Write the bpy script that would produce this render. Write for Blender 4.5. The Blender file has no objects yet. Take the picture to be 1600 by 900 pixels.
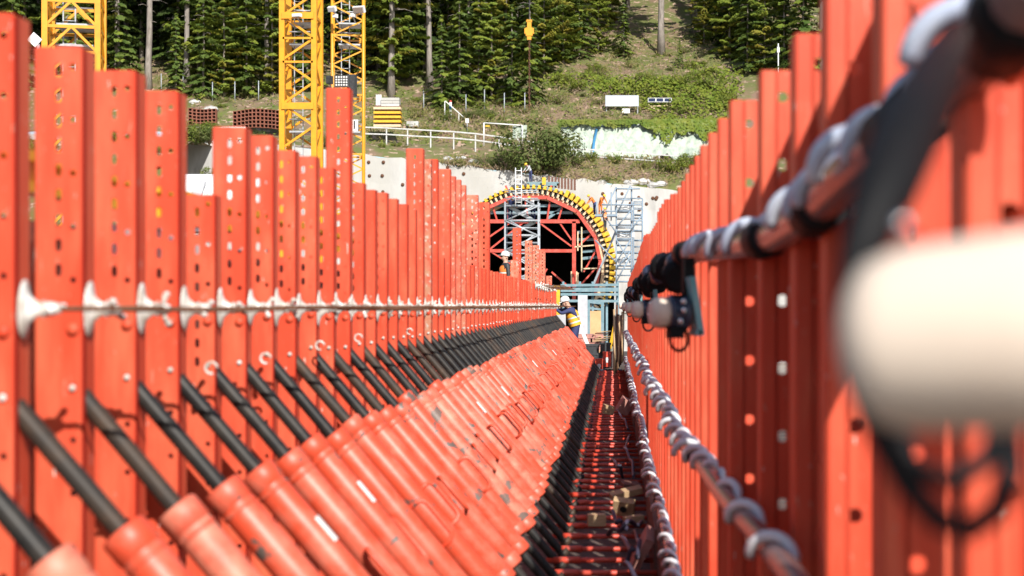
import bpy, math, random
from mathutils import Vector, Matrix
random.seed(7)
R = math.radians
sc = bpy.context.scene
COL = sc.collection

# ------------------------------------------------------------------ camera, sky, sun, exposure
CZ = 5.0                      # eye height above the site ground
F = 2400.0                    # focal length in pixels of the 1600 px wide photograph
U0, V0 = 960.0, 478.0         # vanishing point of the slot in the photograph
cd = bpy.data.cameras.new('camera')
cam = bpy.data.objects.new('camera', cd); COL.objects.link(cam)
cam.location = (0, 0, CZ); cam.rotation_euler = (R(90), 0, 0)
cd.sensor_width = 36.0; cd.lens = F / 1600 * 36
cd.shift_x = -(U0 - 800) / 1600; cd.shift_y = (V0 - 450) / 1600
cd.clip_start = 0.05; cd.clip_end = 3000
cd.dof.use_dof = True; cd.dof.focus_distance = 38.0; cd.dof.aperture_fstop = 2.9
sc.camera = cam
SUN = Vector((0.35, -1.0, 0.78)).normalized()
w = bpy.data.worlds.new('World'); sc.world = w; w.use_nodes = True
nt = w.node_tree; bg = nt.nodes['Background']
sky = nt.nodes.new('ShaderNodeTexSky'); sky.sky_type = 'NISHITA'; sky.sun_disc = False
sky.sun_elevation = math.asin(SUN.z); sky.sun_rotation = math.atan2(SUN.x, SUN.y)
nt.links.new(sky.outputs[0], bg.inputs[0]); bg.inputs[1].default_value = 0.11
sd = bpy.data.lights.new('sun', 'SUN'); sd.energy = 5.0; sd.angle = R(0.5); sd.color = (1.0, 0.95, 0.87)
so = bpy.data.objects.new('sun', sd); COL.objects.link(so); so.location = (20, -40, 60)
so.rotation_euler = SUN.to_track_quat('Z', 'Y').to_euler()
sc.view_settings.view_transform = 'Standard'; sc.view_settings.look = 'None'
sc.view_settings.exposure = 0.38; sc.view_settings.gamma = 1.0
sc.render.engine = 'CYCLES'
sc.cycles.max_bounces = 5; sc.cycles.diffuse_bounces = 3; sc.cycles.glossy_bounces = 2
sc.cycles.transmission_bounces = 2; sc.cycles.transparent_max_bounces = 6
sc.cycles.caustics_reflective = False; sc.cycles.caustics_refractive = False

def P(u, v, Y):               # a measured point of the photograph at the distance Y, as world metres
    return Vector(((u - U0) / F * Y, Y, CZ + (V0 - v) / F * Y))

# ------------------------------------------------------------------ materials
MATS = {}
def new_mat(name):
    m = bpy.data.materials.new(name); m.use_nodes = True
    return m, m.node_tree, m.node_tree.nodes['Principled BSDF']

def mat(name, col, rough=0.55, metal=0.0, col2=None, scale=6.0, lo=0.4, hi=0.65, chips=None, chip_scale=22.0,
        chip_at=0.66, bump=0.0, bump_scale=60.0, spec=0.5, trans=0.0, stretch=None, detail=5.0, col3=None, scale3=1.0, splash=None, splash_at=0.7, splash_scale=40.0):
    if name in MATS: return MATS[name]
    m, t, b = new_mat(name)
    N, L = t.nodes, t.links
    tc = N.new('ShaderNodeTexCoord'); oi = N.new('ShaderNodeObjectInfo')
    mul = N.new('ShaderNodeMath'); mul.operation = 'MULTIPLY'; mul.inputs[1].default_value = 53.0
    L.new(oi.outputs['Random'], mul.inputs[0])
    add = N.new('ShaderNodeVectorMath'); add.operation = 'ADD'
    L.new(tc.outputs['Object'], add.inputs[0]); L.new(mul.outputs[0], add.inputs[1])
    vec = add.outputs[0]
    if stretch:
        mp = N.new('ShaderNodeMapping'); mp.inputs['Scale'].default_value = stretch
        L.new(vec, mp.inputs['Vector']); vec = mp.outputs[0]
    def noise(s, d=detail):
        n = N.new('ShaderNodeTexNoise'); n.inputs['Scale'].default_value = s; n.inputs['Detail'].default_value = d
        n.inputs['Roughness'].default_value = 0.62
        L.new(vec, n.inputs['Vector']); return n.outputs['Fac']
    def ramp(fac, a, c):
        r = N.new('ShaderNodeMapRange'); r.inputs['From Min'].default_value = a; r.inputs['From Max'].default_value = c
        L.new(fac, r.inputs['Value']); return r.outputs[0]
    def mix(fac, a, c):
        x = N.new('ShaderNodeMix'); x.data_type = 'RGBA'; L.new(fac, x.inputs['Factor'])
        for s, q in ((6, a), (7, c)):
            if isinstance(q, tuple): x.inputs[s].default_value = (*q, 1)
            else: L.new(q, x.inputs[s])
        return x.outputs[2]
    c = col
    if col2: c = mix(ramp(noise(scale), lo, hi), c, col2)
    if col3: c = mix(ramp(noise(scale3, 3), 0.45, 0.62), c, col3)
    if chips: c = mix(ramp(noise(chip_scale), chip_at, chip_at + 0.03), c, chips)
    if splash: c = mix(ramp(noise(splash_scale, 3), splash_at, splash_at + 0.02), c, splash)
    if isinstance(c, tuple): b.inputs['Base Color'].default_value = (*c, 1)
    else: L.new(c, b.inputs['Base Color'])
    b.inputs['Roughness'].default_value = rough; b.inputs['Metallic'].default_value = metal
    b.inputs['Specular IOR Level'].default_value = spec
    if bump:
        bp = N.new('ShaderNodeBump'); bp.inputs['Strength'].default_value = bump; bp.inputs['Distance'].default_value = 0.02
        L.new(noise(bump_scale), bp.inputs['Height']); L.new(bp.outputs[0], b.inputs['Normal'])
    if trans:
        tr = N.new('ShaderNodeBsdfTranslucent'); ms = N.new('ShaderNodeMixShader'); ms.inputs[0].default_value = trans
        if isinstance(c, tuple): tr.inputs[0].default_value = (*c, 1)
        else: L.new(c, tr.inputs[0])
        L.new(b.outputs[0], ms.inputs[1]); L.new(tr.outputs[0], ms.inputs[2])
        L.new(ms.outputs[0], N['Material Output'].inputs['Surface'])
    MATS[name] = m
    return m

RED = (0.66, 0.078, 0.034)
M_red = mat('red_post_paint', RED, splash=(0.62, 0.50, 0.44), splash_at=0.70, splash_scale=18, rough=0.55, spec=0.4, col2=(0.67, 0.125, 0.058), scale=5, stretch=(3, 3, 0.6), col3=(0.62, 0.06, 0.022), scale3=2.2, chips=(0.55, 0.20, 0.13), chip_scale=26, chip_at=0.665, bump=0.05)
M_redworn = mat('worn_red_paint', (0.66, 0.09, 0.045), 0.5, col2=(0.64, 0.20, 0.12), scale=8, chips=(0.60, 0.42, 0.34), chip_scale=26, chip_at=0.60, bump=0.15)
M_shadeline = mat('dark_seam_strip', (0.30, 0.016, 0.009), 0.8, spec=0.15)  # dark red that paints in the shade line beside each post web
M_rederust = mat('rusty_red_paint', (0.55, 0.10, 0.05), 0.6, col2=(0.45, 0.22, 0.13), scale=12, chips=(0.5, 0.4, 0.33), chip_scale=30, chip_at=0.58, bump=0.2)
M_tube = mat('red_tube_paint', (0.64, 0.075, 0.032), 0.44, spec=0.5, col2=(0.64, 0.165, 0.105), scale=8, lo=0.45, hi=0.75, chips=(0.12, 0.095, 0.08), chip_scale=6.5, chip_at=0.61, bump=0.06)
M_tube2 = mat('faded_red_tube_paint', (0.62, 0.10, 0.055), 0.5, spec=0.5, col2=(0.62, 0.22, 0.145), scale=9, chips=(0.16, 0.11, 0.09), chip_scale=6.5, chip_at=0.575, bump=0.1)
M_black = mat('black_thread_steel', (0.018, 0.0175, 0.0175), 0.42, 0.1, col2=(0.04, 0.035, 0.03), scale=9, spec=0.22)
M_blackr = mat('browned_thread_steel', (0.035, 0.029, 0.025), 0.5, 0.05, col2=(0.07, 0.045, 0.03), scale=9, spec=0.22)
M_galv = mat('dusty_galvanised_steel', (0.74, 0.72, 0.68), 0.42, 0.15, col2=(0.46, 0.40, 0.33), scale=20)
M_rod = mat('rusty_rod_steel', (0.095, 0.042, 0.024), 0.8, 0.0, spec=0.2, col2=(0.17, 0.085, 0.05), scale=25)
M_bar = mat('red_bar_paint', (0.62, 0.060, 0.030), 0.4, col2=(0.54, 0.08, 0.05), scale=8, chips=(0.2, 0.1, 0.08), chip_scale=14, chip_at=0.64)
M_deck = mat('dark_deck_plywood', (0.055, 0.045, 0.04), 0.85, col2=(0.14, 0.10, 0.085), scale=5, bump=0.4)
M_brown = mat('brown_board', (0.17, 0.075, 0.05), 0.75, col2=(0.10, 0.05, 0.04), scale=6, stretch=(8, 1, 8), bump=0.3)
M_wood = mat('raw_timber', (0.52, 0.36, 0.20), 0.75, col2=(0.40, 0.26, 0.14), scale=9, stretch=(2, 9, 9), bump=0.2)
M_woodp = mat('pinkish_timber', (0.50, 0.25, 0.20), 0.75, col2=(0.42, 0.18, 0.15), scale=9, bump=0.2)
M_hose = mat('dark_rubber', (0.008, 0.008, 0.009), 0.6, spec=0.15)
M_hosepurple = mat('dark_blue_hose', (0.05, 0.045, 0.075), 0.5)
M_pipe = mat('grey_plastic_pipe', (0.17, 0.10, 0.10), 0.25, col2=(0.26, 0.15, 0.14), scale=9)
M_wrap = mat('white_plastic_ring', (0.80, 0.81, 0.84), 0.4, col2=(0.68, 0.70, 0.74), scale=14)
M_wrapblue = mat('blue_grey_ring', (0.46, 0.52, 0.66), 0.25, col2=(0.60, 0.64, 0.72), scale=9)
M_cream = mat('cream_plastic', (0.78, 0.65, 0.53), 0.6, spec=0.15, col2=(0.72, 0.59, 0.48), scale=14)
M_darkblue = mat('dark_blue_housing', (0.035, 0.042, 0.075), 0.35)
M_teal = mat('teal_paint', (0.14, 0.34, 0.36), 0.5, col2=(0.24, 0.42, 0.42), scale=9)
M_bolt = mat('bright_steel', (0.75, 0.75, 0.77), 0.22, 0.9)
M_yellow = mat('yellow_crane_paint', (0.74, 0.33, 0.012), 0.4, col2=(0.66, 0.27, 0.014), scale=3, chips=(0.4, 0.25, 0.1), chip_scale=20, chip_at=0.7)
M_yelform = mat('yellow_form_beam', (0.78, 0.46, 0.02), 0.55, col2=(0.60, 0.34, 0.03), scale=8)
M_creamrib = mat('pale_timber_rib', (0.72, 0.56, 0.36), 0.7, col2=(0.58, 0.42, 0.26), scale=7)
M_steelred = mat('red_truss_paint', (0.52, 0.05, 0.03), 0.5, col2=(0.55, 0.10, 0.07), scale=4)
M_scaf = mat('scaffold_steel', (0.42, 0.45, 0.47), 0.45, 0.2, col2=(0.30, 0.33, 0.37), scale=9)
M_scafblue = mat('blue_scaffold_steel', (0.19, 0.26, 0.34), 0.5, 0.1, col2=(0.28, 0.35, 0.42), scale=9)
M_tealbeam = mat('pale_teal_beam', (0.13, 0.235, 0.275), 0.55, col2=(0.21, 0.30, 0.34), scale=6)
M_white = mat('white_paint', (0.78, 0.78, 0.77), 0.45, col2=(0.68, 0.69, 0.69), scale=5)
M_rail = mat('weathered_white_rail', (0.56, 0.56, 0.55), 0.6, col2=(0.42, 0.42, 0.41), scale=5)
M_grey = mat('light_grey_panel', (0.50, 0.51, 0.54), 0.6, col2=(0.42, 0.43, 0.46), scale=4)
M_dkgrey = mat('dark_grey_paint', (0.10, 0.105, 0.12), 0.5)
M_conc = mat('sprayed_concrete', (0.52, 0.515, 0.50), 0.9, col2=(0.36, 0.355, 0.345), scale=0.45, lo=0.42, hi=0.66, stretch=(1.5, 1, 0.55), col3=(0.44, 0.43, 0.40), scale3=0.12, chips=(0.24, 0.225, 0.20), chip_scale=1.1, chip_at=0.655, bump=0.8, bump_scale=3.0, detail=9)
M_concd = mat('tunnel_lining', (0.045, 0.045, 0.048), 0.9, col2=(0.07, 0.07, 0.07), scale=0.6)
M_gravel = mat('site_gravel', (0.32, 0.28, 0.24), 0.95, col2=(0.22, 0.19, 0.16), scale=1.5, bump=0.5, bump_scale=8)
M_hill = mat('hill_soil', (0.20, 0.13, 0.088), 0.95, col2=(0.115, 0.13, 0.035), scale=0.45, lo=0.38, hi=0.55, chips=(0.40, 0.28, 0.21), chip_scale=1.3, chip_at=0.575, bump=0.7, bump_scale=2.0, detail=9)
M_bark = mat('grey_bark', (0.30, 0.265, 0.235), 0.9, col2=(0.17, 0.145, 0.125), scale=2.5, stretch=(3, 3, 0.5), bump=0.6, bump_scale=6)
M_spruce = mat('spruce_foliage', (0.075, 0.125, 0.026), 0.6, col2=(0.125, 0.165, 0.032), scale=0.9, trans=0.25, spec=0.2)
M_shadespr = mat('dark_spruce_foliage', (0.030, 0.055, 0.014), 0.6, col2=(0.05, 0.075, 0.018), scale=0.9, trans=0.2, spec=0.15)  # spruce green darkened to paint in the shade between the back trees
M_board = mat('pale_blue_board', (0.46, 0.50, 0.57), 0.5)
M_beech = mat('beech_foliage', (0.16, 0.225, 0.032), 0.55, col2=(0.24, 0.265, 0.04), scale=0.8, trans=0.3, spec=0.2)
M_beech2 = mat('yellowing_foliage', (0.20, 0.215, 0.032), 0.55, col2=(0.30, 0.24, 0.035), scale=0.8, trans=0.3, spec=0.2)
M_shrub = mat('shrub_foliage', (0.095, 0.125, 0.035), 0.6, col2=(0.15, 0.16, 0.055), scale=2.0, trans=0.25, spec=0.2)
M_ivy = mat('ivy_foliage', (0.13, 0.19, 0.024), 0.5, col2=(0.22, 0.24, 0.035), scale=1.2, trans=0.25, spec=0.25)
M_dry = mat('dry_grass', (0.27, 0.21, 0.10), 0.8, col2=(0.20, 0.20, 0.065), scale=0.7, trans=0.2, spec=0.1)
M_twig = mat('dry_twigs', (0.20, 0.14, 0.10), 0.85, col2=(0.28, 0.21, 0.15), scale=1.5, spec=0.1)
M_weed = mat('green_weeds', (0.11, 0.165, 0.030), 0.7, col2=(0.19, 0.20, 0.045), scale=0.8, trans=0.2, spec=0.1)
M_tarp = mat('pale_green_tarp', (0.43, 0.48, 0.40), 0.5, col2=(0.30, 0.37, 0.31), scale=1.6, stretch=(2.2, 1, .6), bump=0.9, bump_scale=1.5)
M_bluep = mat('blue_plastic', (0.05, 0.22, 0.42), 0.4)
M_clay = mat('red_clay', (0.33, 0.12, 0.075), 0.75, col2=(0.24, 0.09, 0.06), scale=5)
M_hole = mat('black_interior', (0.012, 0.012, 0.012), 0.8)
M_skin = mat('skin', (0.55, 0.32, 0.23), 0.55)
M_navy = mat('navy_cloth', (0.035, 0.045, 0.13), 0.8)
M_jacket = mat('black_jacket', (0.03, 0.032, 0.036), 0.6)
M_vest = mat('yellow_vest', (0.85, 0.42, 0.03), 0.6)
M_orange = mat('orange_cloth', (0.80, 0.20, 0.03), 0.6)
M_reflect = mat('reflective_strip', (0.70, 0.72, 0.66), 0.4)
M_boot = mat('boot_leather', (0.05, 0.04, 0.03), 0.6)
M_helmet = mat('white_helmet', (0.80, 0.80, 0.80), 0.3)
M_helmety = mat('yellow_helmet', (0.80, 0.50, 0.03), 0.3)
M_ply = mat('orange_plywood', (0.68, 0.40, 0.20), 0.7, col2=(0.60, 0.34, 0.16), scale=5)
M_solar = mat('solar_cell', (0.02, 0.03, 0.07), 0.15)
M_net = mat('rusty_mesh', (0.30, 0.14, 0.09), 0.8)
M_blackbox = mat('black_crate_plastic', (0.030, 0.033, 0.038), 0.5, col2=(0.05, 0.055, 0.06), scale=9)
M_sticker = mat('white_sticker', (0.78, 0.78, 0.76), 0.5)

# ------------------------------------------------------------------ mesh builder
class MB:
    def __init__(s): s.v = []; s.f = []; s.m = []; s.s = []
    def face(s, idx, m=0, sm=False): s.f.append(tuple(idx)); s.m.append(m); s.s.append(sm)
    def poly(s, pts, m=0):
        b = len(s.v); s.v += [tuple(p) for p in pts]; s.face(range(b, b + len(pts)), m)
    def box(s, c, d, m=0, M=None):
        b = len(s.v); x, y, z = d[0] / 2, d[1] / 2, d[2] / 2
        for p in ((-x, -y, -z), (x, -y, -z), (x, y, -z), (-x, y, -z), (-x, -y, z), (x, -y, z), (x, y, z), (-x, y, z)):
            q = Vector(p)
            if M is not None: q = M @ q
            s.v.append(tuple(q + Vector(c)))
        for q in ((0, 3, 2, 1), (4, 5, 6, 7), (0, 1, 5, 4), (1, 2, 6, 5), (2, 3, 7, 6), (3, 0, 4, 7)):
            s.face([b + i for i in q], m)
        return s
    def beam(s, a, c, w, h, m=0, up=(0, 0, 1)):
        a, c = Vector(a), Vector(c); d = c - a; L = d.length
        if L < 1e-6: return s
        d.normalize(); up = Vector(up)
        if abs(d.dot(up)) > 0.98: up = Vector((0, 1, 0))
        x = d.cross(up).normalized(); z = x.cross(d)
        return s.box((a + c) / 2, (w, L, h), m, Matrix((x, d, z)).transposed())
    def prism(s, poly, z0, z1, m=0):
        n = len(poly); b = len(s.v)
        s.v += [(x, y, z0) for x, y in poly] + [(x, y, z1) for x, y in poly]
        for i in range(n): j = (i + 1) % n; s.face((b + i, b + j, b + n + j, b + n + i), m)
        s.face(range(b + n - 1, b - 1, -1), m); s.face(range(b + n, b + 2 * n), m)
        return s
    def tube(s, pts, r, n=8, m=0, caps=True, sm=True, closed=False):
        pts = [Vector(p) for p in pts]; N = len(pts); b = len(s.v)
        rr = r if isinstance(r, (list, tuple)) else [r] * N
        ref = None
        for i, p in enumerate(pts):
            if closed: d = pts[(i + 1) % N] - pts[i - 1]
            else: d = pts[min(i + 1, N - 1)] - pts[max(i - 1, 0)]
            d.normalize()
            if ref is None: ref = Vector((0, 0, 1)) if abs(d.z) < 0.9 else Vector((1, 0, 0))
            x = d.cross(ref)
            if x.length < 1e-4: x = d.cross(Vector((0.3, 1, 0.2)))
            x.normalize(); y = x.cross(d); ref = y
            for k in range(n):
                a = 2 * math.pi * k / n
                s.v.append(tuple(p + (x * math.cos(a) + y * math.sin(a)) * rr[i]))
        for i in range(N if closed else N - 1):
            q = (i + 1) % N
            for k in range(n):
                j = (k + 1) % n
                s.face((b + i * n + k, b + i * n + j, b + q * n + j, b + q * n + k), m, sm)
        if caps and not closed:
            s.face([b + k for k in range(n)][::-1], m); s.face([b + (N - 1) * n + k for k in range(n)], m)
        return s
    def lathe(s, prof, o, axis, n=16, m=0, caps=True, sm=True):      # prof: (distance along axis, radius)
        ax = Vector(axis).normalized(); o = Vector(o)
        ref = Vector((0, 1, 0)) if abs(ax.y) < 0.9 else Vector((1, 0, 0))
        x = ax.cross(ref).normalized(); y = x.cross(ax); b = len(s.v)
        for t, r in prof:
            for k in range(n):
                a = 2 * math.pi * k / n
                s.v.append(tuple(o + ax * t + (x * math.cos(a) + y * math.sin(a)) * r))
        for i in range(len(prof) - 1):
            for k in range(n):
                j = (k + 1) % n
                s.face((b + i * n + k, b + i * n + j, b + (i + 1) * n + j, b + (i + 1) * n + k), m, sm)
        if caps:
            s.face([b + k for k in range(n)][::-1], m); s.face([b + (len(prof) - 1) * n + k for k in range(n)], m)
        return s
    def ball(s, c, r, n=10, m=0, sz=(1, 1, 1)):
        h = max(4, n // 2); b = len(s.v)
        for i in range(h + 1):
            th = math.pi * i / h
            for k in range(n):
                a = 2 * math.pi * k / n
                s.v.append((c[0] + r * sz[0] * math.sin(th) * math.cos(a), c[1] + r * sz[1] * math.sin(th) * math.sin(a), c[2] + r * sz[2] * math.cos(th)))
        for i in range(h):
            for k in range(n):
                j = (k + 1) % n
                s.face((b + i * n + k, b + (i + 1) * n + k, b + (i + 1) * n + j, b + i * n + j), m, True)
        return s
    def mesh(s, name, mats):
        me = bpy.data.meshes.new(name); me.from_pydata(s.v, [], s.f)
        for q in (mats if isinstance(mats, (list, tuple)) else [mats]): me.materials.append(q)
        me.polygons.foreach_set('material_index', s.m); me.polygons.foreach_set('use_smooth', s.s)
        me.update(); return me

def tag(o, label=None, cat=None, group=None, kind=None):
    if label: o['label'] = label
    if cat: o['category'] = cat
    if group: o['group'] = group
    if kind: o['kind'] = kind
    return o
def thing(name, label, cat, loc=(0, 0, 0), group=None, mesh=None, rotz=0.0):
    o = bpy.data.objects.new(name, mesh); COL.objects.link(o)
    o.location = loc; o.rotation_euler = (0, 0, rotz)
    return tag(o, label, cat, group)
def part(name, mesh, parent, loc=(0, 0, 0), rot=None, label=None, kind=None):
    o = bpy.data.objects.new(name, mesh); COL.objects.link(o); o.parent = parent; o.location = loc
    if rot: o.rotation_euler = rot
    return tag(o, label, kind=kind)
def bpart(name, b, mats, parent, **k): return part(name, b.mesh(name, mats), parent, **k)
def structure(name, mesh, loc=(0, 0, 0)):
    o = bpy.data.objects.new(name, mesh); COL.objects.link(o); o.location = loc; o['kind'] = 'structure'; return o
def stuff(name, mesh, label, loc=(0, 0, 0)):
    o = bpy.data.objects.new(name, mesh); COL.objects.link(o); o.location = loc; o['kind'] = 'stuff'; o['label'] = label; return o

ONES = ['', 'first', 'second', 'third', 'fourth', 'fifth', 'sixth', 'seventh', 'eighth', 'ninth', 'tenth', 'eleventh', 'twelfth', 'thirteenth',
        'fourteenth', 'fifteenth', 'sixteenth', 'seventeenth', 'eighteenth', 'nineteenth']
TENS = ['', '', 'twenty', 'thirty', 'forty', 'fifty', 'sixty', 'seventy', 'eighty', 'ninety']
def nth(n):
    if n < 20: return ONES[n]
    if n % 10 == 0: return TENS[n // 10][:-1] + 'ieth'
    return TENS[n // 10] + '-' + ONES[n % 10]
def lerp_table(t, x):
    if x <= t[0][0]: return t[0][1]
    for (a, p), (c, q) in zip(t, t[1:]):
        if x <= c: return p + (q - p) * (x - a) / (c - a)
    return t[-1][1]

# ------------------------------------------------------------------ ground, hill, wall, tunnel
WALLY = 134.0
PROF = [(143, 15.0), (148, 18.2), (158, 22.9), (170, 28), (180, 32.5), (192, 38), (330, 98), (600, 150)]
def zwall(x): x = max(-40, min(14, x)); return 10.65 - 0.115 * x
def zterr(x): x = max(-40, min(14, x)); return 13.4 - 0.059 * x
def hn(x, y): return 0.35 * math.sin(x * 0.61 + 1.3 * math.sin(y * 0.23)) * math.cos(y * 0.47 + x * 0.17) + 0.2 * math.sin(x * 1.7 + y * 1.1)
def hill(x, y):               # height above the eye
    a, b = zwall(x), zterr(x)
    if y < 138: t = (y - WALLY) / 4; z = a + (b - a) * (t ** 0.8 if t > 0 else 0)
    elif y < 143: z = b + (y - 138) * 0.12
    else:
        f = max(0, 1 - (y - 143) / 12); z = lerp_table(PROF, y) + (b + 0.6 - 15.0) * f
    n = hn(x, y)
    if 134.5 < y < 138: z += n * 0.5
    elif y > 144: z += n * min(1, (y - 144) / 6)
    return z
def on_hill(u, v):
    y = 134.0
    while y < 320:
        x = (u - U0) / F * y
        if hill(x, y) * F / y >= V0 - v: break
        y += 0.2
    return Vector((x, y, CZ + hill(x, y)))

b = MB(); b.poly([(-900, -300, 0), (900, -300, 0), (900, WALLY + 1, 0), (-900, WALLY + 1, 0)])
structure('ground', b.mesh('ground', M_gravel))
b = MB()
ys = [134, 134.6, 135.3, 136, 136.7, 137.4, 138, 140, 142, 143] + [143 + 1.25 * i for i in range(1, 50)] + [210, 225, 250, 290, 330, 420, 600]
xs = [-320, -200, -140, -100] + [-78 + 1.5 * i for i in range(81)] + [60, 90, 150, 300]
for y in ys:
    for x in xs: b.v.append((x, y, CZ + hill(x, y)))
nx = len(xs)
for j in range(len(ys) - 1):
    for i in range(nx - 1): b.face((j * nx + i, j * nx + i + 1, (j + 1) * nx + i + 1, (j + 1) * nx + i), 0, True)
structure('hillside', b.mesh('hillside', M_hill))

ACX, ACZ, AR = (830 - U0) / F * 126, CZ + (V0 - 418) / F * 126, 6.04     # tunnel formwork arch centre and radius
OX, OR = ACX * WALLY / 126, 7.25
b = MB(); colx = [-320, -120, -60] + [OX - OR - 20 + i for i in range(20)]
N = 28
arc = [OX - OR * math.cos(math.pi * i / N) for i in range(N + 1)]
colx = sorted(set([round(c, 4) for c in colx + arc + [OX + OR + 1 + i for i in range(25)] + [90, 300]]))
def topz(x): return CZ + zwall(x) + 0.12 * math.sin(x * 1.9) + 0.08 * math.sin(x * 4.3)
def wy(x, z): return WALLY - 0.25 + 0.10 * math.sin(x * 0.9 + z * 0.5) * math.cos(z * 0.8) - (z - 14) * 0.02
for x0, x1 in zip(colx, colx[1:]):
    xm = (x0 + x1) / 2
    def bot(x):
        d = OR * OR - (x - OX) ** 2
        return ACZ + math.sqrt(max(d, 0)) if abs(xm - OX) < OR else 0.0
    K = 8
    for k in range(K):
        q = []
        for x, t in ((x0, k / K), (x1, k / K), (x1, (k + 1) / K), (x0, (k + 1) / K)):
            z = bot(x) + (topz(x) - bot(x)) * t; q.append((x, wy(x, z), z))
        b.poly(q)
for x0, x1 in zip(colx, colx[1:]):      # the wall's crest
    b.poly([(x0, wy(x0, topz(x0)), topz(x0)), (x1, wy(x1, topz(x1)), topz(x1)), (x1, WALLY + 0.5, topz(x1) - 0.02), (x0, WALLY + 0.5, topz(x0) - 0.02)])
wall = thing('retaining_wall', 'pale grey sprayed concrete retaining wall round the tunnel mouth', 'wall', (0, 0, 0), mesh=b.mesh('retaining_wall', M_conc))
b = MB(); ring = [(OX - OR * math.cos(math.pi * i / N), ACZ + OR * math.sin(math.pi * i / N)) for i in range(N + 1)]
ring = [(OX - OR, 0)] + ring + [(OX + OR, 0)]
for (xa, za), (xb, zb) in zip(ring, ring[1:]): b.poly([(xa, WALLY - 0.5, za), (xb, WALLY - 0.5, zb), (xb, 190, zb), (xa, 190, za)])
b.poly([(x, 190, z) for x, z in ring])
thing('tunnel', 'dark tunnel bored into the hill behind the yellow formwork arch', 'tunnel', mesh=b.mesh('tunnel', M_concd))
b = MB(); b.lathe([(0, 0.16), (0.06, 0.14), (0.10, 0.05)], (0, 0, 0), (0, -1, 0), 8)
plate_me = b.mesh('anchor_plate', M_rod)
for u, v in ((577, 254), (600, 254), (645, 255), (578, 275), (598, 275), (645, 274), (630, 289), (599, 300), (643, 301), (700, 262), (725, 272), (690, 282), (972, 303), (998, 309), (1020, 310), (1025, 311), (985, 318), (999, 328), (1010, 319), (1026, 309), (942, 303)):
    p = P(u, v, WALLY); part('anchor_plate', plate_me, wall, (p.x, wy(p.x, p.z) - 0.02, p.z))

b = MB(); mx = [-110 + 2.5 * i for i in range(31)]; my = [96 + 2 * i for i in range(20)]
def mound(x, y):
    t = max(0, min(1, (y - 97) / 30)); e = max(0, min(1, (-30.5 - x) / 3.5)); e = e * e * (3 - 2 * e)
    return CZ - 5.3 + (19.2 * t ** .8) * e + 0.5 * hn(x, y) * e * t
for y in my:
    for x in mx: b.v.append((x, y, mound(x, y)))
for j in range(len(my) - 1):
    for i in range(len(mx) - 1): k = j * len(mx) + i; b.face((k, k + 1, k + len(mx) + 1, k + len(mx)), 0, True)
structure('earth_bank', b.mesh('earth_bank', M_hill))

# working deck under the formwork
DZ = CZ - 1.66
b = MB(); b.box((-0.9, 20, DZ - 0.15), (6.4, 44, 0.3))
structure('working_deck', b.mesh('working_deck', M_deck))
b = MB()
for y in (1, 10, 20, 30, 40):
    for x in (-3.6, 1.8): b.box((x, y, (DZ - 0.3) / 2), (0.4, 0.4, DZ - 0.3))
structure('deck_supports', b.mesh('deck_supports', M_dkgrey))

# ------------------------------------------------------------------ left row of posts
XL, PITCH, Y0 = -1.4, 0.452, 3.574
def slot_pts(a, h, rr=0.75):
    return [(a, 0), (a * 0.9, h * rr), (0, h), (-a * 0.9, h * rr), (-a, 0), (-a * 0.9, -h * rr), (0, -h), (a * 0.9, -h * rr)]
def round_pts(r): return [(r * math.cos(math.pi * i / 4), r * math.sin(math.pi * i / 4)) for i in range(8)]
def perf_web(b, cols, z0, z1, y0, y1):
    """flat web between z0 and z1 with real holes. cols: (xa, xb, [(z centre, half cell height, hole outline)])"""
    for xa, xb, feats in cols:
        z = z0
        xc, hw = (xa + xb) / 2, (xb - xa) / 2
        def plain(a, c):
            if c - a > 1e-5:
                b.poly([(xa, y0, a), (xb, y0, a), (xb, y0, c), (xa, y0, c)]); b.poly([(xb, y1, a), (xa, y1, a), (xa, y1, c), (xb, y1, c)])
        for zc, hh, pts in sorted(feats, key=lambda q: q[0]):
            plain(z, zc - hh); z = zc + hh
            rect = [(hw, 0), (hw, hh), (0, hh), (-hw, hh), (-hw, 0), (-hw, -hh), (0, -hh), (hw, -hh)]
            for i in range(8):
                j = (i + 1) % 8
                A, B2, C, D = rect[i], rect[j], pts[j], pts[i]
                for y, o in ((y0, 1), (y1, -1)):
                    q = [(xc + p[0], y, zc + p[1]) for p in (A, B2, C, D)]
                    b.poly(q[::o])
                b.poly([(xc + D[0], y0, zc + D[1]), (xc + C[0], y0, zc + C[1]), (xc + C[0], y1, zc + C[1]), (xc + D[0], y1, zc + D[1])])
        plain(z, z1)
def channel(H, w, d, slots, holes, slot_x=0.004, hole_x=0.042, sa=0.0085, sh=0.018, hr=0.0092, r=0.008, hc=0.012):
    b = MB(); x = w / 2; t = 0.007
    cols = [(-x + r, slot_x - 0.014, []), (slot_x - 0.014, slot_x + 0.014, [(z, sh + 0.006, slot_pts(sa, sh)) for z in slots]),
            (slot_x + 0.014, hole_x - hc, []), (hole_x - hc, hole_x + hc, [(z, hr + 0.004, round_pts(hr)) for z in holes]), (hole_x + hc, x - r, [])]
    perf_web(b, [c for c in cols if c[1] - c[0] > 1e-4], 0, H, 0, t)
    for s in (1, -1):
        pl = [(s * (x - r), 0), (s * x, r), (s * x, d), (s * (x - 0.008), d), (s * (x - 0.008), t), (s * (x - r), t)]
        b.prism(pl if s > 0 else pl[::-1], 0, H)
    return b
PW, PD, PB = 0.125, 0.11, -1.655
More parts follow.
